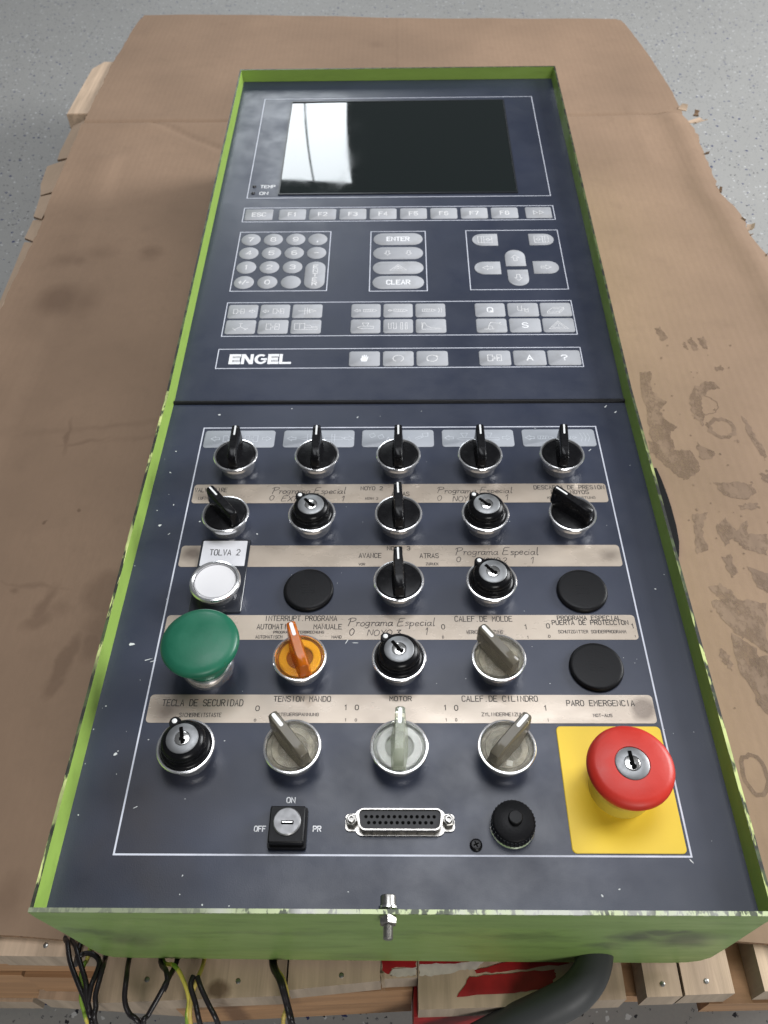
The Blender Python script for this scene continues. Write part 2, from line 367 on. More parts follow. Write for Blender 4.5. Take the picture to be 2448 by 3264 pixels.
# ------------------------------------------------------------------ builders (all sizes in mm)
W = {}
def put(o, parent, Mx):
    COL.objects.link(o)
    if parent is not None:
        o.parent = parent
        o.matrix_parent_inverse = W[parent].inverted()
    o.matrix_basis = Mx
    W[o] = Mx
    return o
def thing(name, label, cat, loc=(0, 0, 0), group=None):
    o = bpy.data.objects.new(name, None)
    o.empty_display_size = 0.02
    put(o, None, Matrix.Translation(Vector(loc) * S))
    o['label'] = label; o['category'] = cat
    if group: o['group'] = group
    return o
def mesh_from(bm, name, mats, sharp=35):
    bmesh.ops.recalc_face_normals(bm, faces=bm.faces)
    if any(e.is_boundary for e in bm.edges):        # open sheets and prints face up / outwards
        flat = [f for f in bm.faces if f.normal.z < -0.5]
        up_ = [f for f in bm.faces if f.normal.z > 0.5]
        if len(flat) > len(bm.faces) * 0.6: bmesh.ops.reverse_faces(bm, faces=bm.faces)
        elif flat and up_ and len(flat) + len(up_) == len(bm.faces): bmesh.ops.reverse_faces(bm, faces=flat)
    me = bpy.data.meshes.new(name)
    bm.to_mesh(me); bm.free()
    for mt in (mats if isinstance(mats, (list, tuple)) else [mats]):
        me.materials.append(mt)
    me.polygons.foreach_set('use_smooth', [True] * len(me.polygons))
    me.set_sharp_from_angle(angle=math.radians(sharp))
    me.transform(Matrix.Scale(S, 4))
    return me
def part(name, bm, mats, parent, Mx=None, sharp=35, label=None):
    me = bm if isinstance(bm, bpy.types.Mesh) else mesh_from(bm, name, mats, sharp)
    o = bpy.data.objects.new(name, me)
    put(o, parent, Mx if Mx is not None else Matrix.Identity(4))
    if label: o['label'] = label
    return o
def T(x, y, z=0, rz=0):
    return Matrix.Translation((x * S, y * S, z * S)) @ Matrix.Rotation(math.radians(rz), 4, 'Z')
YS = 168.0
TILT = 0.06395246
UPM = Matrix.Translation((0, YS * S, 0)) @ Matrix.Rotation(TILT, 4, 'X') @ Matrix.Translation((0, -YS * S, 0))
def TU(x, s, h=0, rz=0):
    return UPM @ T(x, s, h, rz)
def upv(x, s, h=0):
    v = UPM @ Vector((x * S, s * S, h * S)); return v / S

def BM(): return bmesh.new()
def box(bm, x0, x1, y0, y1, z0, z1, mi=0):
    v = [bm.verts.new(p) for p in ((x0, y0, z0), (x1, y0, z0), (x1, y1, z0), (x0, y1, z0), (x0, y0, z1), (x1, y0, z1), (x1, y1, z1), (x0, y1, z1))]
    fs = [bm.faces.new([v[i] for i in q]) for q in ((3, 2, 1, 0), (4, 5, 6, 7), (0, 1, 5, 4), (1, 2, 6, 5), (2, 3, 7, 6), (3, 0, 4, 7))]
    for f in fs: f.material_index = mi
    return fs
def prism(bm, pts, z0, z1, inset=0.0, ih=None, mi=0):
    """polygon extruded z0..z1, with an optional chamfer of width inset at the top"""
    n = len(pts)
    cx = sum(p[0] for p in pts) / n; cy = sum(p[1] for p in pts) / n
    rx = max(abs(p[0] - cx) for p in pts); ry = max(abs(p[1] - cy) for p in pts)
    rings = [[(p[0], p[1], z0) for p in pts]]
    if inset:
        rings.append([(p[0], p[1], z1 - (ih or inset)) for p in pts])
        rings.append([(cx + (p[0] - cx) * (rx - inset) / rx, cy + (p[1] - cy) * (ry - inset) / ry, z1) for p in pts])
    else:
        rings.append([(p[0], p[1], z1) for p in pts])
    V = [[bm.verts.new(p) for p in r] for r in rings]
    for a, b in zip(V, V[1:]):
        for i in range(n):
            bm.faces.new((a[i], a[(i + 1) % n], b[(i + 1) % n], b[i])).material_index = mi
    bm.faces.new(V[-1]).material_index = mi
    bm.faces.new(list(reversed(V[0]))).material_index = mi
def rrect(x0, x1, y0, y1, r, seg=4, corners=(1, 1, 1, 1)):
    out = []
    for (cx, cy, a0, on) in ((x1 - r, y0 + r, -90, corners[0]), (x1 - r, y1 - r, 0, corners[1]), (x0 + r, y1 - r, 90, corners[2]), (x0 + r, y0 + r, 180, corners[3])):
        if not on or r < 1e-6:
            out.append((cx + (r if a0 in (-90, 0) else -r), cy + (r if a0 in (0, 90) else -r))); continue
        for k in range(seg + 1):
            a = math.radians(a0 + 90 * k / seg); out.append((cx + r * math.cos(a), cy + r * math.sin(a)))
    # drop doubles
    res = []
    for p in out:
        if not res or math.hypot(p[0] - res[-1][0], p[1] - res[-1][1]) > 1e-4: res.append(p)
    if math.hypot(res[0][0] - res[-1][0], res[0][1] - res[-1][1]) < 1e-4: res.pop()
    return res
def circle(r, n=40, cx=0, cy=0):
    return [(cx + r * math.cos(2 * math.pi * i / n), cy + r * math.sin(2 * math.pi * i / n)) for i in range(n)]
def lathe(bm, prof, n=48, mi=0):
    """closed on the axis when a radius is 0"""
    rings = []
    for (r, z) in prof:
        if r < 1e-6: rings.append([bm.verts.new((0, 0, z))])
        else: rings.append([bm.verts.new((r * math.cos(2 * math.pi * i / n), r * math.sin(2 * math.pi * i / n), z)) for i in range(n)])
    for a, b in zip(rings, rings[1:]):
        for i in range(n):
            j = (i + 1) % n
            if len(a) == 1 and len(b) == 1: continue
            if len(a) == 1: f = bm.faces.new((a[0], b[j], b[i]))
            elif len(b) == 1: f = bm.faces.new((a[i], a[j], b[0]))
            else: f = bm.faces.new((a[i], a[j], b[j], b[i]))
            f.material_index = mi
def ribbon(bm, pts, w, z, closed=False):
    n = len(pts)
    if n < 2: return
    L, Rr = [], []
    for i, p in enumerate(pts):
        if closed: a, b = pts[(i - 1) % n], pts[(i + 1) % n]
        else: a, b = pts[max(0, i - 1)], pts[min(n - 1, i + 1)]
        d1 = Vector((p[0] - a[0], p[1] - a[1])); d2 = Vector((b[0] - p[0], b[1] - p[1]))
        if d1.length < 1e-9: d1 = d2.copy()
        if d2.length < 1e-9: d2 = d1.copy()
        if d1.length < 1e-9: d1 = d2 = Vector((1, 0))
        d1.normalize(); d2.normalize()
        t = d1 + d2
        if t.length < 0.3: t = d1.copy()
        t.normalize()
        nrm = Vector((-t.y, t.x)); sc = 1.0 / max(0.5, nrm.dot(Vector((-d1.y, d1.x))))
        e = Vector((0, 0))
        if not closed and i == 0: e = -d2 * w * 0.35
        if not closed and i == n - 1: e = d1 * w * 0.35
        L.append(bm.verts.new((p[0] + nrm.x * w / 2 * sc + e.x, p[1] + nrm.y * w / 2 * sc + e.y, z)))
        Rr.append(bm.verts.new((p[0] - nrm.x * w / 2 * sc + e.x, p[1] - nrm.y * w / 2 * sc + e.y, z)))
    for i in range(n if closed else n - 1):
        j = (i + 1) % n
        bm.faces.new((Rr[i], Rr[j], L[j], L[i]))
def smooth_path(pts, k=5):
    if len(pts) < 3: return list(pts)
    out = []
    P = [Vector(p) for p in pts]
    for i in range(len(P) - 1):
        p0 = P[max(0, i - 1)]; p1 = P[i]; p2 = P[i + 1]; p3 = P[min(len(P) - 1, i + 2)]
        for j in range(k):
            t = j / k
            out.append(0.5 * ((2 * p1) + (p2 - p0) * t + (2 * p0 - 5 * p1 + 4 * p2 - p3) * t * t + (3 * p1 - p0 - 3 * p2 + p3) * t ** 3))
    out.append(P[-1])
    return [tuple(v) for v in out]
def tube(bm, pts, r, n=10, k=6):
    P = [Vector(p) for p in smooth_path(pts, k)]
    prev = None; rings = []
    up = Vector((0, 0, 1))
    for i, p in enumerate(P):
        t = (P[min(i + 1, len(P) - 1)] - P[max(i - 1, 0)]).normalized()
        if prev is None:
            a = t.cross(Vector((1, 0, 0)));  a = a if a.length > 0.1 else t.cross(Vector((0, 1, 0)))
        else:
            a = prev - t * prev.dot(t)
        a.normalize(); prev = a; b = t.cross(a)
        rr = r(i / (len(P) - 1)) if callable(r) else r
        rings.append([bm.verts.new(p + (a * math.cos(2 * math.pi * q / n) + b * math.sin(2 * math.pi * q / n)) * rr) for q in range(n)])
    for A, B in zip(rings, rings[1:]):
        for q in range(n): bm.faces.new((A[q], A[(q + 1) % n], B[(q + 1) % n], B[q]))
    bm.faces.new(list(reversed(rings[0]))); bm.faces.new(rings[-1])

# ------------------------------------------------------------------ lettering: single-stroke glyphs on a 4 x 6 grid
G = {'A': '0,0 2,6 4,0|0.7,2 3.3,2', 'B': '0,0 0,6 2.8,6 3.7,5.3 3.7,3.9 2.8,3.2 0,3.2|2.8,3.2 4,2.5 4,0.8 3,0 0,0', 'C': '4,5 3,6 1,6 0,5 0,1 1,0 3,0 4,1', 'D': '0,0 0,6 2.6,6 4,4.6 4,1.4 2.6,0 0,0',
     'E': '4,6 0,6 0,0 4,0|0,3.1 3.2,3.1', 'F': '4,6 0,6 0,0|0,3.1 3.2,3.1', 'G': '4,5 3,6 1,6 0,5 0,1 1,0 3,0 4,1 4,2.8 2.3,2.8', 'H': '0,0 0,6|4,0 4,6|0,3.1 4,3.1', 'I': '2,0 2,6', 'J': '0,1.2 1,0 2.8,0 3.8,1 3.8,6',
     'K': '0,0 0,6|4,6 0,2.4|1.4,3.6 4,0', 'L': '0,6 0,0 4,0', 'M': '0,0 0,6 2,2.6 4,6 4,0', 'N': '0,0 0,6 4,0 4,6', 'O': '1,0 0,1.2 0,4.8 1,6 3,6 4,4.8 4,1.2 3,0 1,0', 'P': '0,0 0,6 3,6 4,5.1 4,3.7 3,2.8 0,2.8',
     'Q': '1,0 0,1.2 0,4.8 1,6 3,6 4,4.8 4,1.2 3,0 1,0|2.4,1.7 4.1,-0.3', 'R': '0,0 0,6 3,6 4,5.1 4,3.8 3,3 0,3|2,3 4,0', 'S': '4,5 3,6 1,6 0,5.1 0,4 1,3.2 3,2.8 4,2 4,0.9 3,0 1,0 0,1', 'T': '0,6 4,6|2,6 2,0', 'U': '0,6 0,1.2 1,0 3,0 4,1.2 4,6',
     'V': '0,6 2,0 4,6', 'W': '0,6 0.9,0 2,4 3.1,0 4,6', 'X': '0,0 4,6|0,6 4,0', 'Y': '0,6 2,3 4,6|2,3 2,0', 'Z': '0,6 4,6 0,0 4,0', '0': '1.2,0 0.2,1.4 0.2,4.6 1.2,6 2.8,6 3.8,4.6 3.8,1.4 2.8,0 1.2,0', '1': '1,4.8 2.3,6 2.3,0',
     '2': '0,4.8 1,6 3,6 4,5 4,3.9 0,0 4,0', '3': '0,5.2 1,6 3,6 4,5.1 4,3.9 3,3.2 1.6,3.2|3,3.2 4,2.4 4,0.9 3,0 1,0 0,0.9', '4': '3,0 3,6 0,1.8 4,1.8', '5': '4,6 0.4,6 0,3.2 2.6,3.7 4,2.6 4,1.1 2.8,0 1,0 0,0.9', '6': '3.7,5.4 2.8,6 1.2,6 0,4.6 0,1.3 1,0 3,0 4,1.1 4,2.4 3,3.4 1,3.4 0,2.4',
     '7': '0,6 4,6 1.4,0', '8': '1,3.2 0,2.2 0,0.9 1,0 3,0 4,0.9 4,2.2 3,3.2 1,3.2 0.2,4 0.2,5.2 1.1,6 2.9,6 3.8,5.2 3.8,4 3,3.2', '9': '0.3,0.6 1.2,0 2.8,0 4,1.4 4,4.7 3,6 1,6 0,4.9 0,3.6 1,2.6 3,2.6 4,3.6', '+': '2,1 2,5|0,3 4,3', '-': '0.4,3 3.6,3', '/': '0,0 4,6', '.': '1.6,0 2.1,0', ',': '2.2,0.6 1.6,-0.8', '?': '0,4.8 1,6 3,6 4,5 4,4 2,2.8 2,1.7|2,0 2,0.4'}
def parse(s): return [[tuple(float(c) for c in p.split(',')) for p in st.split()] for st in s.split('|')]
def text_bm(bm, s, x0, y0, w, h, sw, z, adv=5.6, wob=0.0):
    tot = len(s) * adv - (adv - 4)
    if len(s) == 1 and s == '1': sx = h / 6.0
    else: sx = w / tot
    sy = h / 6.0
    k = 0
    for i, ch in enumerate(s):
        if ch == ' ' or ch not in G: continue
        for st in parse(G[ch]):
            k += 1
            ox = x0 + i * adv * sx
            ribbon(bm, [(ox + p[0] * sx + rnd.uniform(-wob, wob), y0 + p[1] * sy + rnd.uniform(-wob, wob)) for p in st], sw, z + 0.002 * (k % 3))
HWG = {'P': (4.2, '0.5,0 0.9,3 1.1,5.6|0,5.0 1.2,6.3 3.2,6.2 3.6,5.0 2.6,3.7 1.0,3.3'), 'E': (4.0, '3.4,6.2 1.0,5.9 0.6,3.2 0.3,0 3.0,0.2|0.6,3.2 2.6,3.4'), 'r': (2.0, '0,2.9 0.4,2.6 0.3,0|0.4,2.0 1.0,2.9 1.7,2.7'), 'o': (2.5, '1.2,3 0.2,2.2 0.1,0.8 0.9,0 1.8,0.6 1.9,2.2 1.2,3'), 'g': (2.6, '1.9,2.7 0.8,3 0.1,2 0.4,0.5 1.3,0.4 1.9,2.0 1.9,2.8 1.8,-0.6 1.0,-1.8 0.1,-1.2'),
       'a': (2.7, '1.9,2.6 0.9,3 0.1,1.9 0.3,0.3 1.2,0.2 1.9,2.0 1.9,2.8 1.9,0.5 2.4,0.1'), 'm': (3.6, '0.1,2.9 0.2,0|0.2,1.9 0.9,2.9 1.4,2.4 1.4,0|1.4,1.9 2.2,2.9 2.7,2.4 2.8,0.2 3.2,0.1'), 's': (2.1, '1.7,2.6 0.8,3 0.3,2.4 1.4,1.3 1.4,0.3 0.2,0.1'), 'p': (2.6, '0.2,2.9 0.3,-2|0.3,1.9 1.1,3 1.9,2.2 1.8,0.7 0.9,0.1 0.4,0.7'), 'e': (2.3, '0.2,1.5 1.7,1.8 1.4,2.9 0.5,2.7 0.1,1.4 0.7,0.1 1.9,0.6'),
       'c': (2.1, '1.6,2.6 0.8,2.9 0.1,1.6 0.6,0.1 1.7,0.5'), 'i': (1.2, '0.4,2.8 0.5,0.1|0.5,4.2 0.6,4.5'), 'l': (1.6, '0.6,6.4 0.5,0.3 1.1,0.1'), ' ': (1.6, ''),
       'X': (3.6, '0.2,0 3.0,5.8|0.3,5.6 2.8,0.2'), 'N': (4.0, '0.2,0 0.5,5.8 2.8,0.4 3.2,6'), 'O': (4.0, '1.7,6 0.3,4.6 0.3,1.4 1.6,0 3,1.2 3.2,4.4 1.7,6'), 'Y': (3.6, '0.2,5.8 1.5,3.2 3,6|1.5,3.2 1.3,0'), '0': (3.4, '1.6,6 0.3,4.4 0.3,1.6 1.4,0 2.7,1.4 2.9,4.4 1.6,6'), '1': (2.4, '0.2,4.2 1.5,6 1.2,0'), '2': (3.2, '0.2,4.8 1.2,6 2.6,5.2 2.2,3.4 0.2,0.2 2.8,0.3'), '3': (3.2, '0.3,5.6 2.6,5.8 1.2,3.6 2.6,2.4 2.2,0.4 0.3,0.3'), '.': (1.4, '0.3,0.1 0.6,0.1')}
def hand_bm(bm, s, x0, y0, w, h, sw, z):
    tot = sum(HWG[c][0] for c in s if c in HWG)
    sx = w / tot; sy = h / 6.2; x = 0; k = 0
    for c in s:
        a, g = HWG[c]
        if g:
            jx, jy = rnd.uniform(-.15, .15), rnd.uniform(-.25, .25)
            for st in parse(g):
                k += 1
                pts = smooth_path([(p[0] + 0.10 * p[1] + jx, p[1] + jy) for p in st], 4)
                ribbon(bm, [(x0 + (x + p[0]) * sx, y0 + p[1] * sy) for p in pts], sw * rnd.uniform(.8, 1.15), z + 0.002 * (k % 4))
        x += a
    return bm

# ================================================================== floor
bm = BM(); 
v = [bm.verts.new(p) for p in ((-6000, -5000, -226), (6000, -5000, -226), (6000, 9000, -226), (-6000, 9000, -226))]
bm.faces.new(v)
fl = part('floor', bm, M['floor'], None); fl['kind'] = 'structure'

# ================================================================== control panel
panel = thing('control_panel', 'green framed machine control panel with dark blue face, screen and switches, lying on cardboard', 'control panel', (0.8, 230, -75))
XL, XR = -163.9, 165.4      # inner faces of the side walls
RH = 12.0                   # rim height above the face
YF, SB = -180.0, 642.6      # front wall inner face, back wall inner face (s on the tilted half)
hb = upv(0, YS, RH); bt = upv(0, SB, RH); btm = upv(0, SB, 0)
def side_wall(xi, dx):
    bm = BM()
    prof_top = [(YF, RH), (hb.y, hb.z), (bt.y, bt.z)]
    def col(x0, x1, tap):
        lo = [(YF, -62), (hb.y, -62), (bt.y, -62)]
        V = []
        for (y, z), (yl, zl) in zip(prof_top, lo):
            V.append([bm.verts.new((x0, y, z)), bm.verts.new((x1, y, z)), bm.verts.new((x1 - tap, yl, zl)), bm.verts.new((x0 - tap, yl, zl))])
        for i in range(2):
            a, b = V[i], V[i + 1]
            f = bm.faces.new((a[0], a[1], b[1], b[0])); f.material_index = 1 if i == 0 else 2
            bm.faces.new((a[1], a[2], b[2], b[1])); bm.faces.new((a[3], a[0], b[0], b[3])); bm.faces.new((a[2], a[3], b[3], b[2]))
        bm.faces.new((V[0][3], V[0][2], V[0][1], V[0][0])); bm.faces.new(V[2])
    col(xi, xi + dx, dx * 4.0)
    return bm
side_l = part('side_wall', side_wall(XL, -1.7), [M['green'], M['rim_side'], M['rim_dark']], panel)
side_r = part('side_wall', side_wall(XR, 1.7), [M['green'], M['rim_side'], M['rim_dark']], panel)
# back wall, square to the tilted half
bm = BM()
box(bm, XL - 1.7, XR + 1.7, SB, SB + 2.0, -100, RH)
bm.faces.ensure_lookup_table(); bm.faces[1].material_index = 1
part('back_wall', bm, [M['green'], M['rim_dark']], panel, TU(0, 0, 0))
# front wall: plate with rounded, tapered lower corners
front = [(-166.0, RH), (-165.5, 4), (-160.5, -25), (-156.5, -52), (-153.5, -66), (-149, -71), (-140, -72.3), (-60, -74.3), (60, -76.0), (140, -76.2), (150, -74.8), (156, -71), (159.5, -64), (161.8, -44), (165.5, 0), (167.5, RH)]
bm = BM()
Fv = [bm.verts.new((x, YF - 2.0, z)) for x, z in front]; Bv = [bm.verts.new((x, YF - 0.02, z)) for x, z in front]
bm.faces.new(list(reversed(Fv))); bm.faces.new(Bv)
n = len(front)
for i in range(n):
    j = (i + 1) % n
    f = bm.faces.new((Fv[i], Fv[j], Bv[j], Bv[i]))
    if i == n - 1: f.material_index = 1
fw = part('front_wall', bm, [M['green_front'], M['rim_front']], panel)
fw['label'] = 'grimy green front wall with chipped top edge'
# worn pale lip along the front rim, where the paint has gone
bm = BM()
x = -160.0
while x < 166:
    w = rnd.uniform(1.5, 7); d = rnd.uniform(0.1, 0.9)
    pts = [(x, RH + 0.03), (x + w, RH + 0.03), (x + w - rnd.uniform(0, .6), RH - d), (x + w * 0.5, RH - d * rnd.uniform(.5, 1.2)), (x + rnd.uniform(0, .6), RH - d)]
    V = [bm.verts.new((px, YF - 2.05, pz)) for px, pz in pts]; bm.faces.new(V)
    x += w + rnd.uniform(0.2, 3.0)
part('bare_edge', bm, M['rim_front'], fw)
# hidden bottom tray
bm = BM(); box(bm, -150, 150, YF + 3, 640, -76.4, -74.8)
part('bottom_plate', bm, M['green'], panel)
# face plates
bm = BM(); prism(bm, rrect(XL + 0.7, XR - 0.7, YF + 0.6, 165.6, 0.5, 1), -3, 0)
part('lower_plate', bm, M['panel'], panel)
bm = BM(); prism(bm, rrect(XL + 0.7, XR - 0.7, 169.2, SB - 0.5, 0.5, 1), -3, 0.6)
part('upper_plate', bm, M['panel'], panel, TU(0, 0, -0.6))
bm = BM()
pr = [(165.9, -2.5), (165.9, 0.6), (166.4, 1.3), (167.4, 1.7), (168.4, 1.5), (169.0, 0.9), (169.1, -2.5)]
A = [bm.verts.new((XL + 0.6, y, z)) for y, z in pr]; B = [bm.verts.new((XR - 0.6, y, z)) for y, z in pr]
for i in range(len(pr)):
    j = (i + 1) % len(pr); bm.faces.new((A[i], A[j], B[j], B[i]))
bm.faces.new(A); bm.faces.new(list(reversed(B)))
part('divider_bar', bm, M['black_matt'], panel)

# printed frame lines
def frame_line(x0, x1, y0, y1, w, Mx):
    bm = BM(); ribbon(bm, [(x0, y0), (x1, y0), (x1, y1), (x0, y1)], w, 0.10, True)
    return part('frame_line', bm, M['line'], panel, Mx)
for (x0, x1, y0, y1) in ((-136.8, 139.8, 426.0, 604.7), (-137.3, 140, 389.5, 410.6), (-136.9, -57.6, 294, 374.4), (-22.5, 24.8, 292.9, 373.7), (60.2, 139.7, 293.8, 374.1), (-137, 139.8, 239.3, 279.5), (-137.1, 139.8, 204 - .6, 225.2 - .6)):
    frame_line(x0, x1, y0, y1, 0.75, TU(0, 0, 0))
frame_line(-136.8, 139.4, -152.8, 141.2, 0.9, T(0, 0))

# screen: sunk dark bezel with a gently bulged tube face
bm = BM()
gx0, gx1, gy0, gy1 = -107.6, 109.6, 432.0, 596.8
NX, NY = 28, 22
grid = []
for j in range(NY + 1):
    row = []
    for i in range(NX + 1):
        u = i / NX * 2 - 1; vv = j / NY * 2 - 1
        row.append(bm.verts.new((gx0 + (gx1 - gx0) * i / NX, gy0 + (gy1 - gy0) * j / NY, 0.45 + 0.25 * (1 - 0.5 * u * u - 0.5 * vv * vv) + 0.35 * u * vv * vv)))
    grid.append(row)
for j in range(NY):
    for i in range(NX): bm.faces.new((grid[j][i], grid[j][i + 1], grid[j + 1][i + 1], grid[j + 1][i]))
scr = part('screen', bm, M['glass'], panel, TU(0, 0), sharp=80, label='black glass screen mirroring a bright roof light')
bm = BM()
for (a, b, c, d) in ((gx0 - 1.2, gx1 + 1.2, gy0 - 1.4, gy0), (gx0 - 1.2, gx1 + 1.2, gy1, gy1 + 1.2), (gx0 - 1.2, gx0, gy0, gy1), (gx1, gx1 + 1.2, gy0, gy1)):
    box(bm, a, b, c, d, 0.02, 0.95)
part('screen_bezel', bm, M['bezel'], scr, TU(0, 0))
for s_, txt, x0, w in ((444.4, 'TEMP', -126, 13.2), (433.6, 'ON', -125.8, 7.4)):
    bm = BM(); lathe(bm, [(1.8, 0), (1.8, 0.5), (1.3, 0.8), (0, 0.9)], 16)
    led = part('indicator_lamp', bm, M['led'], panel, TU(-131.8, s_))
    bm = BM(); text_bm(bm, txt, x0, s_ - 2.2, w, 4.4, 0.75, 0.12)
    part('lettering', bm, M['white'], led, TU(0, 0))

# ---- membrane keys
def icon(bm, strokes, cx, cy, sx, sy, w, z):
    for k, st in enumerate(parse(strokes)):
        closed = len(st) > 2 and st[0] == st[-1]
        pts = [(cx + p[0] * sx, cy + p[1] * sy) for p in (st[:-1] if closed else st)]
        ribbon(bm, pts, w, z + 0.002 * (k % 4), closed)
ARR_R = '-3,1 0,1 0,2.2 3,0 0,-2.2 0,-1 -3,-1 -3,1'
ARR_L = '3,1 0,1 0,2.2 -3,0 0,-2.2 0,-1 3,-1 3,1'
ARR_U = '1.2,-3 1.2,0.3 2.6,0.3 0,3 -2.6,0.3 -1.2,0.3 -1.2,-3 1.2,-3'
ARR_D = '1.2,3 1.2,-0.3 2.6,-0.3 0,-3 -2.6,-0.3 -1.2,-0.3 -1.2,3 1.2,3'
def sh(s, dx, dy=0, k=1.0):
    return '|'.join(' '.join('%g,%g' % (p[0] * k + dx, p[1] * k + dy) for p in st) for st in parse(s))
KEYH = 0.30
def key(pts, legend=None, kind='text', tw=None, th=5.2, sw=0.95, lab=None):
    mx_ = sum(p[0] for p in pts) / len(pts); my_ = (min(p[1] for p in pts) + max(p[1] for p in pts)) / 2; mx_ = (min(p[0] for p in pts) + max(p[0] for p in pts)) / 2
    hw_ = max(p[0] for p in pts) - mx_; hh_ = max(p[1] for p in pts) - my_
    pts = [(mx_ + (p[0] - mx_) * (hw_ - .25) / hw_, my_ + (p[1] - my_) * (hh_ - .2) / hh_) for p in pts]
    bm = BM(); prism(bm, pts, 0.02, KEYH, 0.25, 0.2)
    n_ = len(pts); xs = [p[0] for p in pts]; ys = [p[1] for p in pts]
    cx, cy = (min(xs) + max(xs)) / 2, (min(ys) + max(ys)) / 2
    bmr = bm
    k = part('key', bmr, M['key'], panel, TU(0, 0), sharp=50)
    if lab: k['label'] = lab
    if legend:
        b2 = BM()
        if kind == 'text':
            w = tw or {1: 4.2, 2: 7.4, 3: 12.0, 5: 19.0}[len(legend)]
            if legend == '1': text_bm(b2, legend, cx - 2, cy - th / 2, w, th, sw, KEYH + 0.05)
            else: text_bm(b2, legend, cx - w / 2, cy - th / 2, w, th, sw, KEYH + 0.05)
        else:
            icon(b2, legend, cx, cy, kind[0], kind[1], kind[2], KEYH + 0.05)
        part('legend', b2, M['white'] if th > 5.2 and kind == 'text' else M['legend'], k, TU(0, 0))
    return k
key(rrect(-135.8, -110.6, 391.8, 408.6, 1.6, 3), 'ESC', lab='key marked ESC')
for i in range(8):
    x = -105.4 + 27.03 * i
    key(rrect(x, x + 24.4, 391.7 - 0.03 * i, 408.4, 2.1, 4), 'F%d' % (i + 1), lab='key marked F%d' % (i + 1))
key(rrect(114.4, 138.0, 391.5, 408.4, 1.6, 3), '-4.5,-2.6 -4.5,2.6 -0.8,0 -4.5,-2.6|0.8,-2.6 0.8,2.6 4.5,0 0.8,-2.6', (1, 1, 0.5), lab='key with two outline triangles')
cx4 = (-126.6, -107.2, -87.7); ry4 = (363.4, 344.4, 325.0, 305.2)
for r_, row in enumerate(('789', '456', '123', ('+/-', '0', None))):
    for c_, t_ in enumerate(row):
        key(circle(8.55, 28, cx4[c_], ry4[r_]), t_, tw=(8.5 if t_ == '+/-' else None), lab=('round key marked ' + t_ if t_ else 'blank round key'))
key(circle(8.5, 28, -68.5, 363.2), ',', th=6.5, lab='round key marked with a comma')
key(circle(8.5, 28, -68.5, 344.2), '-', th=5, lab='round key marked with a minus')
k = key(rrect(-77, -59.6, 296.2, 332.4, 8.65, 8), lab='tall rounded key marked ENTER downwards')
b2 = BM()
for i, ch in enumerate('ENTER'): text_bm(b2, ch, -70, 323.2 - 5.6 * i, 3.6, 4.1, 0.85, KEYH + 0.05)
part('legend', b2, M['legend'], k, TU(0, 0))
for sy_, lg, kd in ((362.7, 'ENTER', 'text'), (342.9, sh(ARR_D, -9, 0) + '|' + sh(ARR_D, 9, 0), (1, 1, 0.5)), (323.1, '-7,-3.4 0,4 7,-3.4 -7,-3.4|-3.6,-1.8 0,2 3.6,-1.8|-2,-1.6 2,-1.6|0,-1.6 0,1.6', (1, 1, 0.5)), (303.9, 'CLEAR', 'text')):
    key(rrect(-20.4, 22.6, sy_ - 8.6, sy_ + 8.6, 8.55, 8), lg, kd, sw=1.05, th=5.3 if kd == 'text' else 5)
cor = lambda a, b, c, d: (a, b, c, d)
MACH = '-6,-4.4 -6,4.4 6,4.4 6,-4.4 -6,-4.4|-3,-4.4 -3,4.4|-1,-4.4 -1,4.4|-1,0 5.5,0|2.4,2.2 4.6,0 2.4,-2.2 1,0 2.4,2.2'
def mir(s): return '|'.join(' '.join('%g,%g' % (-p[0], p[1]) for p in st) for st in parse(s))
def dshape(x0, x1, y0, y1, side):
    if side == 'L': return rrect(x0, x1, y0, y1, 8.4, 8, (0, 0, 1, 1)) if False else halfround(x0, x1, y0, y1, 'L')
    return halfround(x0, x1, y0, y1, side)
def halfround(x0, x1, y0, y1, side):
    """key with one half-round end and two small-radius corners"""
    if side in 'LR':
        r = (y1 - y0) / 2; cy = (y0 + y1) / 2
        arc = [(math.cos(math.radians(a)), math.sin(math.radians(a))) for a in range(-90, 91, 12)]
        pts = [(x0, y0), ] + [(x1 - r + r * c, cy + r * s) for c, s in arc] + [(x0, y1)]
        if side == 'L': pts = [((x0 + x1) - p[0], p[1]) for p in reversed(pts)]
        return pts
    r = (x1 - x0) / 2; cx = (x0 + x1) / 2
    arc = [(math.cos(math.radians(a)), math.sin(math.radians(a))) for a in range(0, 181, 12)]
    pts = [(x1, y0)] + [(cx + r * c, y1 - r + r * s) for c, s in arc] + [(x0, y0)]
    if side == 'D': pts = [(p[0], (y0 + y1) - p[1]) for p in reversed(pts)]
    return pts
key(halfround(64.8, 87.2, 352.2, 369.2, 'L'), MACH, (1, 1, 0.45))
key(halfround(113.6, 135.5, 352.4, 368.9, 'R'), mir(MACH), (1, 1, 0.45))
key(halfround(91.1, 108.5, 324.0, 346.2, 'U'), ARR_U, (1.2, 1.3, 0.5), lab='half-round key with up arrow')
key(halfround(91.6, 109.2, 298.2, 319.6, 'D'), ARR_D, (1.2, 1.3, 0.5), lab='half-round key with down arrow')
key(halfround(64.6, 87.0, 313.4, 330.6, 'L'), ARR_L, (1.4, 1.2, 0.5), lab='half-round key with left arrow')
key(halfround(113.7, 135.5, 313.8, 330.8, 'R'), ARR_R, (1.4, 1.2, 0.5), lab='half-round key with right arrow')
COLS = ((-135.5, -111.2), (-109.7, -85.5), (-83.8, -59.5), (-36.7, -12.8), (-11.0, 12.8), (14.5, 38.8), (62.0, 86.3), (87.9, 112.9), (113.9, 139.0))
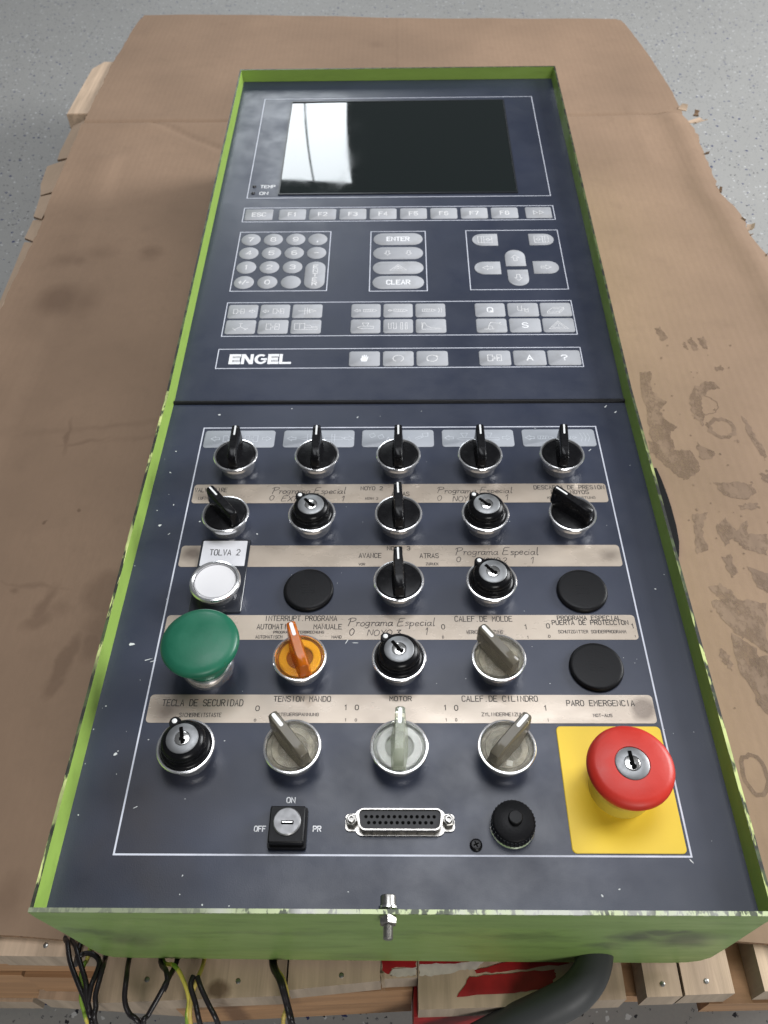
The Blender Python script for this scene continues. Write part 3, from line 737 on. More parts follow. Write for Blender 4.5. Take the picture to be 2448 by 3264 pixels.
SCREW = '-6,1.6 3,1.6 6,0 3,-1.6 -6,-1.6 -6,1.6|-4.5,-1.6 -3.5,1.6|-2.5,-1.6 -1.5,1.6|-0.5,-1.6 0.5,1.6|1.5,-1.6 2.5,1.6'
GUN = '-7,0 -4,1.5 7,1.5 7,-1.5 -4,-1.5 -7,0'
MOLD = '-6,-3.6 -6,3.6 -2,3.6 -2,1 0,1 0,-1 -2,-1 -2,-3.6 -6,-3.6|1.6,-3.6 1.6,3.6 5.4,3.6 5.4,-3.6 1.6,-3.6|1.6,1 4,0 1.6,-1'
R1 = [sh(MOLD, -3, 0, .75) + '|' + sh(ARR_R, 7.5, 0, .8), sh(ARR_L, -7.5, 0, .8) + '|' + sh(MOLD, 3, 0, .75), '-7,0 6,0|-2,3.8 -2,-3.8|0,3.8 0,-3.8|1.6,2.4 7,0 1.6,-2.4 1.6,2.4',
      sh(ARR_L, -7, 0, .8) + '|' + sh(SCREW, 3.5, 0, .9), sh(ARR_L, -6.4, 0, .5) + '|' + sh(SCREW, 2, 0, .9), sh(SCREW, -1, 0, .9) + '|6.5,-2.4 7.3,0 6.5,2.4|8.5,-2.4 9.3,0 8.5,2.4',
      'Q', '-4,4.5 -4,-1 -1,-1 -1,4.5|-1,1 1.4,1 1.4,-3 4,-3 4,1.6|1.4,0 4,0', '-7,-2.5 -2,2.5 6.4,2.5 2.4,-2.5 -7,-2.5|-7,-2.5 -7,-4.4 2.4,-4.4 2.4,-2.5|2.4,-4.4 6.4,0.4 6.4,2.5|-2,0.8 2.6,0.8']
R2 = ['0,4 0,0 -4.5,-3|0,0 4.5,-3|-6,-1.6 -3.4,-4|6,-1.6 3.4,-4|-1.4,4 1.4,4', sh(MOLD, 0, 0, .9), '-9,-3.6 -9,3.6 -5,3.6 -5,-3.6 -9,-3.6|-5,3.6 -1,3.6 -1,-3.6 -5,-3.6|-1,-1.5 9,-1.5 9,-3.6 -9,-3.6|0,1.5 3,1.5 5,-0.4 9,-0.4',
      sh(GUN, 0, -1.5, .9) + '|-1,0 -2.6,3.6 2.6,3.6 1,0', '-7.5,3.5 -7.5,-3.2 -5.5,-3.2 -5.5,3.5 -3.5,3.5 -3.5,-3.2 -1.5,-3.2 -1.5,3.5|2,4 2,-4 3.4,-4 3.4,4 2,4|5.6,4 5.6,-4 7,-4 7,4 5.6,4', '-7,4 -7,-4 8,-4|-7,-4 -6,3.4 -5,3.6 -3.4,0 0,-2.4 7,-3.2',
      '-6,-4.4 2,-4.4|-3,-4.4 -2,0 0,-1 1,-4.4|-2,0 -0.5,3.6 6,2.4|6,2.4 7.4,0.6|6,2.4 7.6,3.6', 'S', '-7.5,-4.4 0,4.6 7.5,-4.4 -7.5,-4.4|-4.8,-3 0,2.8 4.8,-3 -4.8,-3|0,1 0,-1.2|0,-2 0,-2.3']
for (r0, r1, row) in ((260.1, 277.0, R1), (241.6, 258.4, R2)):
    for (a, b), lg in zip(COLS, row):
        if len(lg) == 1: key(rrect(a, b, r0, r1, 2.1, 4), lg, th=5.3, sw=1.0, lab='key marked ' + lg)
        else: key(rrect(a, b, r0, r1, 2.1, 4), lg, (1, 1, 0.45))
HANDIC = '-2.4,-3.6 -3.6,0 -2.6,0.6 -2.2,4 -1.2,4 -1.2,0.8 -0.6,5 0.4,5 0.4,1 1,4.6 2,4.4 1.8,0.6 2.6,3 3.4,2.8 2.6,-1.2 1.8,-3.6 -2.4,-3.6'
ARC = ' '.join('%.2f,%.2f' % (4 * math.cos(math.radians(a)), 3.4 * math.sin(math.radians(a))) for a in range(-60, 241, 20))
RING = ' '.join('%.2f,%.2f' % (4 * math.cos(math.radians(a)), 3.4 * math.sin(math.radians(a))) for a in range(0, 361, 20))
E6 = [HANDIC, ARC, RING + '|3,3 4.4,1.6|-3,-3 -4.4,-1.6', sh(MOLD, 0, 0, 0.9), 'A', '?']
for (a, b), lg in zip(COLS[3:], E6):
    if len(lg) == 1: key(rrect(a, b, 204.7, 221.5, 2.1, 4), lg, th=5.3, sw=1.05, lab='key marked ' + lg)
    else:
        k = key(rrect(a, b, 204.7, 221.5, 2.1, 4), None, lab='key with a hand' if lg == HANDIC else None)
        b2 = BM()
        cx = (a + b) / 2
        if lg == HANDIC:
            b2f = [(cx + p[0] * 0.9, 213 + p[1] * 0.85) for p in parse(HANDIC)[0][:-1]]
            f = b2.faces.new([b2.verts.new((p[0], p[1], KEYH + 0.05)) for p in b2f]); bmesh.ops.triangulate(b2, faces=[f])
        else: icon(b2, lg, cx, 213.1, 1, 1, 0.6, KEYH + 0.05)
        part('legend', b2, M['white'] if lg == HANDIC else M['legend'], k, TU(0, 0))
# maker's logo, broad letters
bm = BM()
lx = (-127.8, -116.4, -104.2, -92.0 + 0.4, -89.0)
H0, H1 = 208.6, 219.6
def lb(x0, x1, y0, y1, z=0.1):
    bm.faces.new([bm.verts.new(p) for p in ((x0, y0, z), (x1, y0, z), (x1, y1, z), (x0, y1, z))])
def lp(pts, z=0.1):
    f = bm.faces.new([bm.verts.new((p[0], p[1], z)) for p in pts]); bmesh.ops.triangulate(bm, faces=[f])
hh = H1 - H0
def letE(x, w):
    lp([(x, H0), (x + w, H0), (x + w, H0 + 2.3), (x + 2.6, H0 + 2.3), (x + 2.6, H0 + 4.5), (x + w - .6, H0 + 4.5), (x + w - .6, H0 + 6.6), (x + 2.6, H0 + 6.6), (x + 2.6, H1 - 2.3), (x + w, H1 - 2.3), (x + w, H1), (x, H1)])
letE(-128.0, 8.9)
lp([(-118.6, H0), (-116.2, H0), (-116.2, H1 - 4.2), (-112.2, H0), (-109.4, H0), (-109.4, H1), (-111.8, H1), (-111.8, H0 + 4.2), (-115.8, H1), (-118.6, H1)])
def arc(cx, cy, rx, ry, a0, a1, n_=12): return [(cx + rx * math.cos(math.radians(a0 + (a1 - a0) * k / n_)), cy + ry * math.sin(math.radians(a0 + (a1 - a0) * k / n_))) for k in range(n_ + 1)]
gcy = (H0 + H1) / 2
ro = arc(-103.7, gcy, 4.9, hh / 2, 50, 340); ri = arc(-103.5, gcy, 2.6, hh / 2 - 2.2, 340, 50)
for a_, b_, c_, d_ in zip(ro, ro[1:], list(reversed(ri)), list(reversed(ri))[1:]):
    f = bm.faces.new([bm.verts.new((p[0], p[1], 0.1)) for p in (a_, b_, d_, c_)])
lp([(-103.6, gcy - 1.0), (-98.9, gcy - 1.0), (-98.9, gcy + 1.0), (-103.6, gcy + 1.0)], 0.104)
letE(-98.4, 8.4)
lp([(-89.6, H0), (-80.4, H0), (-80.4, H0 + 2.2), (-87.2, H0 + 2.2), (-87.2, H1), (-89.6, H1)])
part('maker_logo', bm, M['white'], panel, TU(0, -0.6))

# ---- symbol fields above the first switch row
CX = [-107.9, -53.6, 0.7, 55.0, 109.3]
RY = [103.0, 51.5, 0.0, -51.5, -103.0]
SPL = {0: sh(ARR_L, -17, 0) + '|' + sh(MOLD, -6.5, 0, .8) + '|' + sh(mir(MOLD), 8, 0, .8) + '|' + sh(ARR_R, 19, 0),
       1: sh(ARR_L, -19, 0) + '|-15,0 -9,1.4 -3,1.4 -3,-1.4 -9,-1.4 -15,0|-8,4 -8,-4|-6,4 -6,-4|4,1.4 15,1.4 18,0 15,-1.4 4,-1.4 4,1.4|9,4 9,-4|11,4 11,-4|' + sh(ARR_R, 21, 0),
       2: '-20,3.5 -17,5 -15.6,2 -18.6,0.6 -20,3.5|-14,2 -11,3.6 -9.6,.6 -12.6,-.8 -14,2|-8,-4.4 -5,-4.4|-8,-2.8 -5,-2.8|-8,-2 -6.5,1 -5,-2|6,-4.4 9,-4.4|6,-2.8 9,-2.8|6,-2 7.5,1 9,-2|12,0 16,2 17,0.6 13,-1.4 12,0|17,4.5 21,5 21,1.6 17.6,1.2 17,4.5',
       3: sh(ARR_L, -20, 0) + '|' + sh(GUN, -9, -1, .8) + '|-10,0.6 -11.8,4.6 -7,4.6 -8.6,0.6|' + sh(GUN, 9, -1, .8) + '|7,0.6 5.2,4.6 10,4.6 8.4,0.6|' + sh(ARR_R, 20, 0),
       4: sh(ARR_L, -20, 0) + '|' + sh(SCREW, -9, 0, .9) + '|' + sh(SCREW, 8, 0, .7) + '|15,-4 16.4,0 15,4|17.6,-4 19,0 17.6,4|20,-4 21.4,0 20,4'}
for i, (x0, x1) in enumerate(((-135.0, -85.6), (-79.5, -30.0), (-24.6, 25.4), (31.2, 81.0), (87.0, 137.4))):
    bm = BM(); prism(bm, rrect(x0, x1, 121.6, 138.4, 2.2, 4), 0.02, 0.22, 0.15, 0.1)
    f_ = part('symbol_field', bm, M['field'], panel, T(0, 0))
    bm = BM(); icon(bm, SPL[i], (x0 + x1) / 2, 130.2, 1, 1, 0.5, 0.27)
    part('symbol', bm, M['faint'], f_, T(0, 0))

# ---- label strips
TEXT = [('INTERRUPT.PROGRAMA', -77.5, -20.2, 42.1, 3.3), ('AUTOMATICO', -81.4, -25.9, 21.6, 3.3), ('MANUALE', -48.5, -25.9, 16.1, 3.2), ('PROGRAMMUNTERBRECHUNG', -71.5, -28.8, 29.0, 1.6), ('AUTOMATISCH', -81.5, -32.1, 15.2, 1.9), ('HAND', -37.7, -32.1, 5.4, 1.8), ('TECLA DE SECURIDAD', -127.6, -74.6, 43.7, 3.7), ('SICHERHEITSTASTE', -117.2, -81.0, 22.4, 2.2), ('0', -76.7, -77.4, 2.1, 2.8), ('0', -76.8, -83.5, 1.1, 1.3), ('TENSION MANDO', -67.3, -71.9, 30.8, 3.1), ('STEUERSPANNUNG', -64.3, -80.4, 21.8, 1.7), ('1', -29.0, -76.8, 1.2, 2.8), ('0', -23.1, -76.8, 2.0, 2.8), ('1', -28.4, -83.4, 0.6, 1.5), ('0', -22.9, -83.4, 1.0, 1.4), ('NOYO 3', -6.4, 31.6, 14.1, 2.8), ('ATRAS', 13.8, 25.5, 11.4, 3.4), ('ZURUCK', 17.4, 19.9, 7.6, 1.8), ('AVANCE', -23.8, 25.7, 13.7, 3.4), ('VOR', -23.8, 19.8, 3.8, 1.7), ('CALEF.DE MOLDE', 33.2, -20.7, 33.1, 3.5), ('WERKZEUGHEIZUNG', 39.6, -29.1, 20.6, 2.2), ('0', 25.2, -25.9, 2.0, 3.0), ('1', 72.8, -25.9, 1.1, 2.9), ('0', 25.4, -32.0, 1.0, 1.5), ('1', 73.7, -32.2, 0.5, 1.6), ('PROGRAMA ESPECIAL', 92.6, -19.7, 36.6, 2.7), ('PUERTA DE PROTECCION', 89.2, -23.0, 43.7, 2.9), ('SCHUTZGITTER SONDERPROGRAMM', 92.1, -28.7, 38.5, 2.0), ('0', 85.6, -25.3, 2.0, 3.0), ('1', 134.2, -25.3, 1.1, 2.8), ('0', 85.9, -31.6, 1.2, 1.6), ('1', 135.0, -31.4, 0.6, 1.2), ('MOTOR', -4.4, -71.5, 11.7, 2.7), ('1', 24.5, -76.8, 1.1, 2.8), ('0', 30.3, -77.0, 2.0, 2.9), ('1', 25.2, -83.3, 0.6, 1.5), ('0', 30.5, -83.3, 1.0, 1.5), ('CALEF.DE CILINDRO', 34.7, -71.7, 40.7, 3.2), ('ZYLINDERHEIZUNG', 44.8, -80.3, 23.4, 1.9), ('1', 78.2, -77.0, 1.1, 2.8), ('1', 79.2, -83.3, 0.5, 1.5), ('PARO EMERGENCIA', 90.8, -74.3, 36.2, 3.2), ('NOT-AUS', 104.0, -80.7, 10.0, 1.7), ('VALV. AIRE', -134.0, 80.4, 21.2, 3.5), ('LUFTVENTIL', -130.7, 73.8, 12.8, 2.3), ('NOYO 2', -24.1, 81.7, 14.3, 3.1), ('ATRAS', -3.8, 76.6, 11.5, 3.3), ('KERN 2', -20.9, 73.4, 8.2, 1.7), ('DESCARGA DE PRESION', 90.0, 82.0, 46.0, 3.2), ('PARA NOYOS', 100.9, 77.8, 24.3, 3.2), ('KERNZUGENTLASTUNG', 97.9, 73.6, 31.0, 1.9)]
HAND = [('Programa Especial', -83.1, 78.7, 49.4, 5.4), ('0', -84.1, 72.8, 3.2, 4.5), ('EXP.', -76.3, 72.2, 14.1, 4.6), ('1', -36.8, 72.0, 2.1, 4.7), ('Programa Especial', 25.8, 78.8, 50.0, 5.0), ('0', 25.8, 72.4, 3.1, 4.7), ('NOYO 1', 35.9, 71.8, 18.2, 4.6), ('1', 70.4, 72.5, 2.2, 4.9), ('Programa Especial', 35.4, 27.8, 51.8, 5.6), ('0', 36.0, 22.2, 2.9, 4.1), ('NOYO 2', 50.2, 21.3, 17.0, 4.3), ('1', 81.3, 21.1, 2.5, 4.8), ('Programa Especial', -29.3, -23.7, 51.1, 5.2), ('0', -27.9, -30.3, 3.0, 4.8), ('NOYO 3', -17.6, -30.3, 19.3, 4.0), ('1', 15.8, -29.7, 1.6, 4.7)]
for (y0, y1, lab) in ((70.6, 87.0, 'beige strip reading VALV. AIRE to DESCARGA DE PRESION'), (18.9, 35.4, 'beige strip reading AVANCE and ATRAS'), (-33.0, -16.3, 'beige strip reading INTERRUPT.PROGRAMA to PUERTA DE PROTECCION'), (-84.4, -67.8, 'beige strip reading TECLA DE SECURIDAD to PARO EMERGENCIA')):
    bm = BM(); prism(bm, rrect(-134.9, 137.2, y0, y1, 2.2, 4), 0.02, 0.16)
    st = part('label_strip', bm, M['strip'], panel, T(0, 0), label=lab)
    for (s_, x, y, w, h) in TEXT:
        if y0 - 1 < y < y1:
            b2 = BM()
            if h > 2.4: text_bm(b2, s_, x, y, w, h, 0.46, 0.20)
            else: text_bm(b2, s_, x, y, w, h, 0.33, 0.20, wob=0.05)
            part('lettering', b2, M['ink'] if h > 2.4 else M['ink_worn'], st, T(0, 0))
    for (s_, x, y, w, h) in HAND:
        if y0 - 1 < y < y1:
            b2 = BM(); hand_bm(b2, s_, x, y, w, h, 0.43, 0.20); part('handwriting', b2, M['pen'], st, T(0, 0))

# ---- 22 mm switches: shared meshes
def collar_bm(ri=13.0):
    bm = BM(); lathe(bm, [(10.9, 0.0), (10.9, 1.0), (11.1, 4.0), (12.2, 7.6), (13.8, 10.2), (14.6, 11.2), (14.8, 11.9), (14.4, 12.4), (13.7, 12.5), (13.2, 12.1), (ri, 11.2), (ri, 7.0)], 64)
    return bm
COLLAR = mesh_from(collar_bm(), 'collar', M['chrome'], 40)
def knob_bm(disc=True, tip_gap=0.0):
    bm = BM()
    if disc: lathe(bm, [(12.95, 8.0), (12.95, 11.6), (12.4, 12.2), (9, 12.6), (0, 12.8)], 48)
    # ridge: cross-sections from the near end to the pointer tip: y, half-width low, half-width top, z low, z top
    st = [(-12.6, 2.6, 1.9, 11.6, 19.6), (-12.3, 3.2, 2.3, 11.6, 22.6), (-11.4, 3.6, 2.55, 11.6, 23.4), (-4, 4.3, 2.65, 11.6, 23.8), (4, 4.5, 2.65, 11.6, 24.2), (9.5, 3.9, 2.6, 11.8, 24.4), (13.0, 3.2, 2.6, 12.6, 24.5), (15.2, 2.9, 2.45, 13.0, 24.4), (16.0, 2.3, 1.9, 13.4, 23.7)]
    rings = []
    for (y, wl, wt, zl, zt) in st:
        rings.append([bm.verts.new(p) for p in ((-wl, y, zl), (wl, y, zl), (wt * 1.08, y, zl + (zt - zl) * .45), (wt, y, zt - 0.7), (wt - 0.6, y, zt), (-wt + 0.6, y, zt), (-wt, y, zt - 0.7), (-wt * 1.08, y, zl + (zt - zl) * .45))])
    for a, b in zip(rings, rings[1:]):
        for i in range(8): bm.faces.new((a[i], a[(i + 1) % 8], b[(i + 1) % 8], b[i]))
    bm.faces.new(rings[0]); bm.faces.new(list(reversed(rings[-1])))
    return bm
KNOB = mesh_from(knob_bm(), 'knob', M['black'], 40)
HANDLE = {k: mesh_from(knob_bm(False), 'handle', M[k], 40) for k in ('amber', 'smoke', 'clear')}
def marker_bm(z=24.62, w=1.15):
    bm = BM(); pts = rrect(-w / 2, w / 2, 6.4, 15.0, w / 2 - .01, 4)
    V = [bm.verts.new((p[0], p[1], 24.2 + 0.031 * p[1] + 0.02 + 0.0)) for p in pts]; 
    V2 = [bm.verts.new((p[0], p[1], 23.8)) for p in pts]
    bm.faces.new(V)
    for i in range(len(pts)): bm.faces.new((V2[i], V2[(i + 1) % len(pts)], V[(i + 1) % len(pts)], V[i]))
    return bm
MARK = mesh_from(marker_bm(), 'pointer_mark', M['white_ring'], 40)
MARKW = mesh_from(marker_bm(w=2.0), 'pointer_mark', M['white_ring'], 40)
def selector(c, r, rot, lab):
    p = part('rotary_switch', COLLAR, None, panel, T(CX[c], RY[r])); p['label'] = lab
    k = part('knob', KNOB, None, p, T(CX[c], RY[r], 0, rot))
    part('pointer_mark', MARK, None, p, T(CX[c], RY[r], 0, rot))
for c, rot in enumerate((0, 0, 0, 0, -5)):
    selector(c, 0, rot, 'black rotary switch with upright pointer in the top switch row')
selector(0, 1, 40, 'black rotary switch turned left under VALV. AIRE')
selector(2, 1, 2, 'black rotary switch with upright pointer, second row')
selector(4, 1, 46, 'black rotary switch turned left under DESCARGA DE PRESION')
selector(2, 2, 2, 'black rotary switch between AVANCE and ATRAS')
def lit_selector(c, r, rot, mat, disc, ring, lab):
    p = part('illuminated_switch', COLLAR, None, panel, T(CX[c], RY[r])); p['label'] = lab
    bm = BM(); lathe(bm, [(12.9, 7.5), (12.9, 9.2), (0, 9.4)], 40); part('lamp_disc', bm, M[disc], p, T(CX[c], RY[r]))
    if not ring:
        bm = BM(); lathe(bm, [(7.6, 9.35), (7.6, 10.0), (10.6, 10.0), (10.9, 9.3)], 40); part('lamp_ring', bm, M['beige_ring'], p, T(CX[c], RY[r]))
        bm = BM(); box(bm, 1.0, 4.0, -9.2, -6.4, 9.9, 10.5); part('lamp_chip', bm, M['white_ring'], p, T(CX[c], RY[r], 0, rot * 0.3))
    if ring:
        bm = BM(); lathe(bm, [(7.2, 9.5), (7.2, 11.4), (7.6, 11.8), (10.9, 11.8), (11.4, 11.4), (11.4, 9.2)], 40); part('lamp_ring', bm, M[ring], p, T(CX[c], RY[r]))
    bm = BM(); lathe(bm, [(12.9, 12.0), (12.9, 12.4), (12.3, 12.9), (0, 13.2), (0, 12.7), (12.2, 12.4), (12.9, 12.0)], 40); part('lens', bm, M['thin_' + mat], p, T(CX[c], RY[r]))
    part('handle', HANDLE[mat], None, p, T(CX[c], RY[r], 0.4, rot))
    part('pointer_mark', MARKW, None, p, T(CX[c], RY[r], 0.42, rot))
lit_selector(1, 3, 19, 'amber', 'amber_disc', 'amber_ring', 'amber illuminated switch under INTERRUPT.PROGRAMA')
lit_selector(3, 3, 37, 'smoke', 'beige_disc', None, 'smoky clear switch turned left under CALEF.DE MOLDE')
lit_selector(1, 4, 40, 'smoke', 'beige_disc', None, 'smoky clear switch turned left under TENSION MANDO')
lit_selector(2, 4, -2, 'clear', 'grey_disc', 'white_ring', 'clear switch with white ring and upright pointer under MOTOR')
lit_selector(3, 4, -42, 'smoke', 'beige_disc', None, 'smoky clear switch turned right under CALEF.DE CILINDRO')
# key switches
bm = BM(); lathe(bm, [(12.9, 8), (12.9, 12.2), (12.3, 13.2), (11.2, 13.6), (10.9, 14.2), (10.9, 16.4), (11.3, 17.2), (11.1, 18.6), (9.9, 20.2), (8.4, 20.9), (8.2, 20.6), (0, 20.4)], 56)
tabp = [(-3.1, 5.0), (-3.1, 10.6), (-2.6, 12.2), (-1.4, 13.4), (0, 13.7), (1.4, 13.4), (2.6, 12.2), (3.1, 10.6), (3.1, 5.0)]
prism(bm, tabp, 13.5, 20.4, 0.5)
KSBODY = mesh_from(bm, 'key_switch_body', M['black'], 40)
bm = BM(); lathe(bm, [(8.1, 20.3), (8.1, 20.9), (7.7, 21.15), (4.0, 21.15), (3.7, 20.6), (0, 20.6)], 48); LOCK = mesh_from(bm, 'lock_face', M['steel'], 40)
bm = BM(); lathe(bm, [(3.6, 20.2), (3.6, 20.95), (3.2, 21.1), (0, 21.1)], 32); PLUG = mesh_from(bm, 'lock_plug', M['plug'], 40)
bm = BM(); prism(bm, rrect(-0.95, 0.95, -3.0, 6.2, 0.4, 2), 20.9, 21.22); box(bm, -1.5, -0.96, -1.0, 0.8, 20.9, 21.2); box(bm, 0.96, 1.6, -2.4, -0.6, 20.9, 21.2); SLOT = mesh_from(bm, 'keyway', M['slot'], 30)
bm = BM(); lathe(bm, [(1.3, 20.2), (1.3, 20.75), (0.9, 20.9), (0, 20.9)], 20); DOT = mesh_from(bm, 'index_dot', M['white_ring'], 40)
def key_switch(c, r, rot, srot, lab):
    p = part('key_switch', COLLAR, None, panel, T(CX[c], RY[r])); p['label'] = lab
    Mx = T(CX[c], RY[r], 0, rot)
    part('switch_body', KSBODY, None, p, Mx); part('lock_face', LOCK, None, p, Mx); part('lock_plug', PLUG, None, p, Mx)
    part('keyway', SLOT, None, p, T(CX[c], RY[r], 0, srot))
    part('index_dot', DOT, None, p, Mx @ T(0, 11.0))
key_switch(1, 1, 42, 42, 'key switch with tab turned left under the first Programa Especial note')
key_switch(3, 1, 42, 45, 'key switch with tab turned left, second row right of centre')
key_switch(3, 2, 42, 42, 'key switch with tab turned left, third row')
key_switch(2, 3, 42, 38, 'key switch with tab turned left, fourth row centre')
key_switch(0, 4, 30, 14, 'key switch under TECLA DE SECURIDAD')
# blanking plugs, with the faint raised emblem in the middle
bm = BM(); lathe(bm, [(14.9, 0.0), (15.0, 1.4), (14.6, 2.4), (13.8, 2.9), (12.5, 3.0), (0, 3.15)], 56)
for yy in (-3, -1, 1, 3): box(bm, -4, -0.4, yy - .45, yy + .45, 2.9, 3.17); box(bm, 0.4, 4, yy - .45, yy + .45, 2.9, 3.17)
PLUGB = mesh_from(bm, 'blanking_plug', M['black_matt'], 40)
for (x, y, lab) in ((-53.2, 0.8, 'black blanking plug beside the white push button'), (109.4, 0, 'black blanking plug at the right of the third row'), (109.9, -51.2, 'black blanking plug under PUERTA DE PROTECCION')):
    part('blanking_plug', PLUGB, None, panel, T(x, y), label=lab)
# white push button, its tag holder and tag
bm = BM(); prism(bm, rrect(-122.8, -92.0, -15, 39.4, 1.0, 2), 0.25, 1.3, 0.3)
hold = part('tag_holder', bm, M['holder'], panel, T(0, 0))
bm = BM(); prism(bm, rrect(-121.4, -93.8, 18.6, 38.0, 0.4, 2), 1.32, 1.6)
tag_ = part('name_tag', bm, M['tag'], hold, T(0, 0), label='white tag reading TOLVA 2')
bm = BM(); text_bm(bm, 'TOLVA 2', -116.2, 26.8, 18.6, 4.3, 0.5, 1.66); part('lettering', bm, M['ink'], hold, T(0, 0))
bm = BM(); lathe(bm, [(11.2, 1.3), (11.2, 4.5), (13.2, 6.0), (14.9, 9.2), (15.1, 10.6), (14.5, 11.6), (13.4, 11.9), (12.6, 11.3), (12.4, 9.5)], 64)
pb = part('push_button', bm, M['chrome'], panel, T(-107.6, 0.4), label='white push button below the TOLVA 2 tag')
bm = BM(); lathe(bm, [(12.3, 8.5), (12.3, 10.4), (11.6, 11.2), (9, 11.0), (0, 10.9)], 48); part('button_lens', bm, M['lens_white'], pb, T(-107.6, 0.4))
# green mushroom button
gx, gy = -105.6, -51.5
bm = BM(); lathe(bm, [(13.8, 0), (14.4, 3), (14.6, 6.5), (13.9, 8.2), (13.0, 8.5)], 64)
gb = part('mushroom_button', bm, M['chrome'], panel, T(gx, gy), label='large green mushroom push button')
bm = BM(); lathe(bm, [(12.9, 5), (12.6, 12), (13.2, 17), (15.0, 21), (18.6, 23.4), (20.5, 24.8), (21.0, 26.6), (20.7, 28.3), (19.5, 29.6), (16.5, 30.6), (10, 31.4), (0, 31.8)], 72)
part('button_head', bm, M['green_btn'], gb, T(gx, gy))
# emergency stop
bm = BM(); prism(bm, rrect(83.2, 137.8, -151.6, -86.2, 2.4, 5), 0.04, 0.5, 0.3)
part('yellow_plate', bm, M['yellow'], panel, T(0, 0), label='yellow plate under the red emergency stop')
ex, ey = 111.4, -119.2
bm = BM(); lathe(bm, [(15.8, 0.5), (15.8, 6), (15.2, 8.5), (14.0, 9.0), (12, 9.0)], 56)
eb = part('emergency_stop', bm, M['yellow_ring'], panel, T(ex, ey), label='red emergency stop button with a key lock')
bm = BM(); lathe(bm, [(11.5, 6), (11.7, 14), (13.2, 17.5), (17.5, 20.4), (20.2, 22.0), (20.9, 24.2), (20.6, 26.3), (19.4, 27.9), (17.0, 28.8), (9.2, 29.5), (8.5, 29.5), (8.4, 28.9), (0, 28.9)], 72)
part('button_head', bm, M['red_btn'], eb, T(ex, ey))
for nm, me_, z, rz in (('lock_face', LOCK, 8.45, 0), ('lock_plug', PLUG, 8.45, 0), ('keyway', SLOT, 8.45, 4)):
    part(nm, me_, None, eb, T(ex, ey, z, rz))
# small square key switch
bm = BM(); prism(bm, rrect(-62.9, -44.4, -150.6, -131.0, 0.8, 2), 0.02, 3.2); prism(bm, rrect(-62.1, -45.1, -149.6, -132.0, 0.8, 2), 3.2, 8.2, 0.5)
sq = part('square_key_switch', bm, M['black_matt'], panel, T(0, 0), label='small square black key switch marked ON, OFF and PR')
bm = BM(); lathe(bm, [(6.7, 8.2), (6.7, 9.0), (6.2, 9.5), (0, 9.5)], 40); part('lock_face', bm, M['lockgrey'], sq, T(-53.5, -139.9))
bm = BM(); prism(bm, rrect(-3.0, 3.0, -0.9, 0.9, 0.3, 2), 9.4, 9.62); part('keyway', bm, M['slot'], sq, T(-53.2, -140.6))
bm = BM(); ribbon(bm, [(-2.4, 0.2), (2.2, 0.2)], 0.4, 9.68); part('key_pin', bm, M['plug'], sq, T(-53.2, -140.6))
for s_, x, y, w, h in (('ON', -55.6, -127.4, 4.1, 2.6), ('OFF', -70.3, -141.6, 5.4, 2.5), ('PR', -41.5, -141.5, 3.7, 2.5)):
    bm = BM(); text_bm(bm, s_, x, y, w, h, 0.5, 0.1); part('lettering', bm, M['white'], sq, T(0, 0))
# serial connector
def dshape_pts(w, h, r, skew=1.2):
    p = rrect(-w / 2, w / 2, -h / 2, h / 2, r, 5)
    return [(x * (1 + skew / w * 2 * (y / h)), y) for x, y in p]
bm = BM(); prism(bm, dshape_pts(44, 13.0, 3.6, .6), 0.02, 1.0)
for sx_ in (-1, 1): prism(bm, rrect(sx_ * 23.5 - 3.2, sx_ * 23.5 + 3.2, -4.2, 4.2, 2.0, 4), 0.02, 0.9)
dcx, dcy = 0.9, -137.4
db = part('serial_connector', bm, M['shell'], panel, T(dcx, dcy), label='25 hole serial connector with two hex nuts')
bm = BM()
o_, i_ = dshape_pts(40.6, 10.6, 3.0), dshape_pts(39.4, 9.4, 2.6)
Ov = [bm.verts.new((*p, 1.0)) for p in o_]; Ot = [bm.verts.new((*p, 5.6)) for p in o_]; It = [bm.verts.new((*p, 5.6)) for p in i_]; Ib = [bm.verts.new((*p, 3.5)) for p in i_]
for a, b in ((Ov, Ot), (Ot, It), (It, Ib)):
    for i in range(len(a)): bm.faces.new((a[i], a[(i + 1) % len(a)], b[(i + 1) % len(a)], b[i]))
part('metal_shell', bm, M['shell'], db, T(dcx, dcy))
bm = BM(); prism(bm, dshape_pts(39.3, 9.3, 2.6), 1.0, 4.6); part('insert', bm, M['insert'], db, T(dcx, dcy))
bm = BM()
for k in range(13):
    b_ = [(-16.6 + 2.77 * k + 0.86 * math.cos(a * math.pi / 6), 1.5 + 0.86 * math.sin(a * math.pi / 6)) for a in range(12)]; prism(bm, b_, 4.5, 4.66)
for k in range(12):
    b_ = [(-15.2 + 2.77 * k + 0.86 * math.cos(a * math.pi / 6), -1.4 + 0.86 * math.sin(a * math.pi / 6)) for a in range(12)]; prism(bm, b_, 4.5, 4.66)
pin = part('pin_holes', bm, M['slot'], db, T(dcx, dcy)); pin['kind'] = 'stuff'
for sx_ in (-1, 1):
    bm = BM(); prism(bm, circle(3.0, 6), 0.9, 5.0, 0.4); lathe(bm, [(1.9, 5.0), (1.9, 6.4), (1.6, 6.7), (1.0, 6.7), (0.9, 5.6), (0, 5.6)], 20)
    part('hex_nut', bm, M['zinc'], db, T(dcx + sx_ * 23.6, dcy, 0, 12 * sx_), sharp=25)
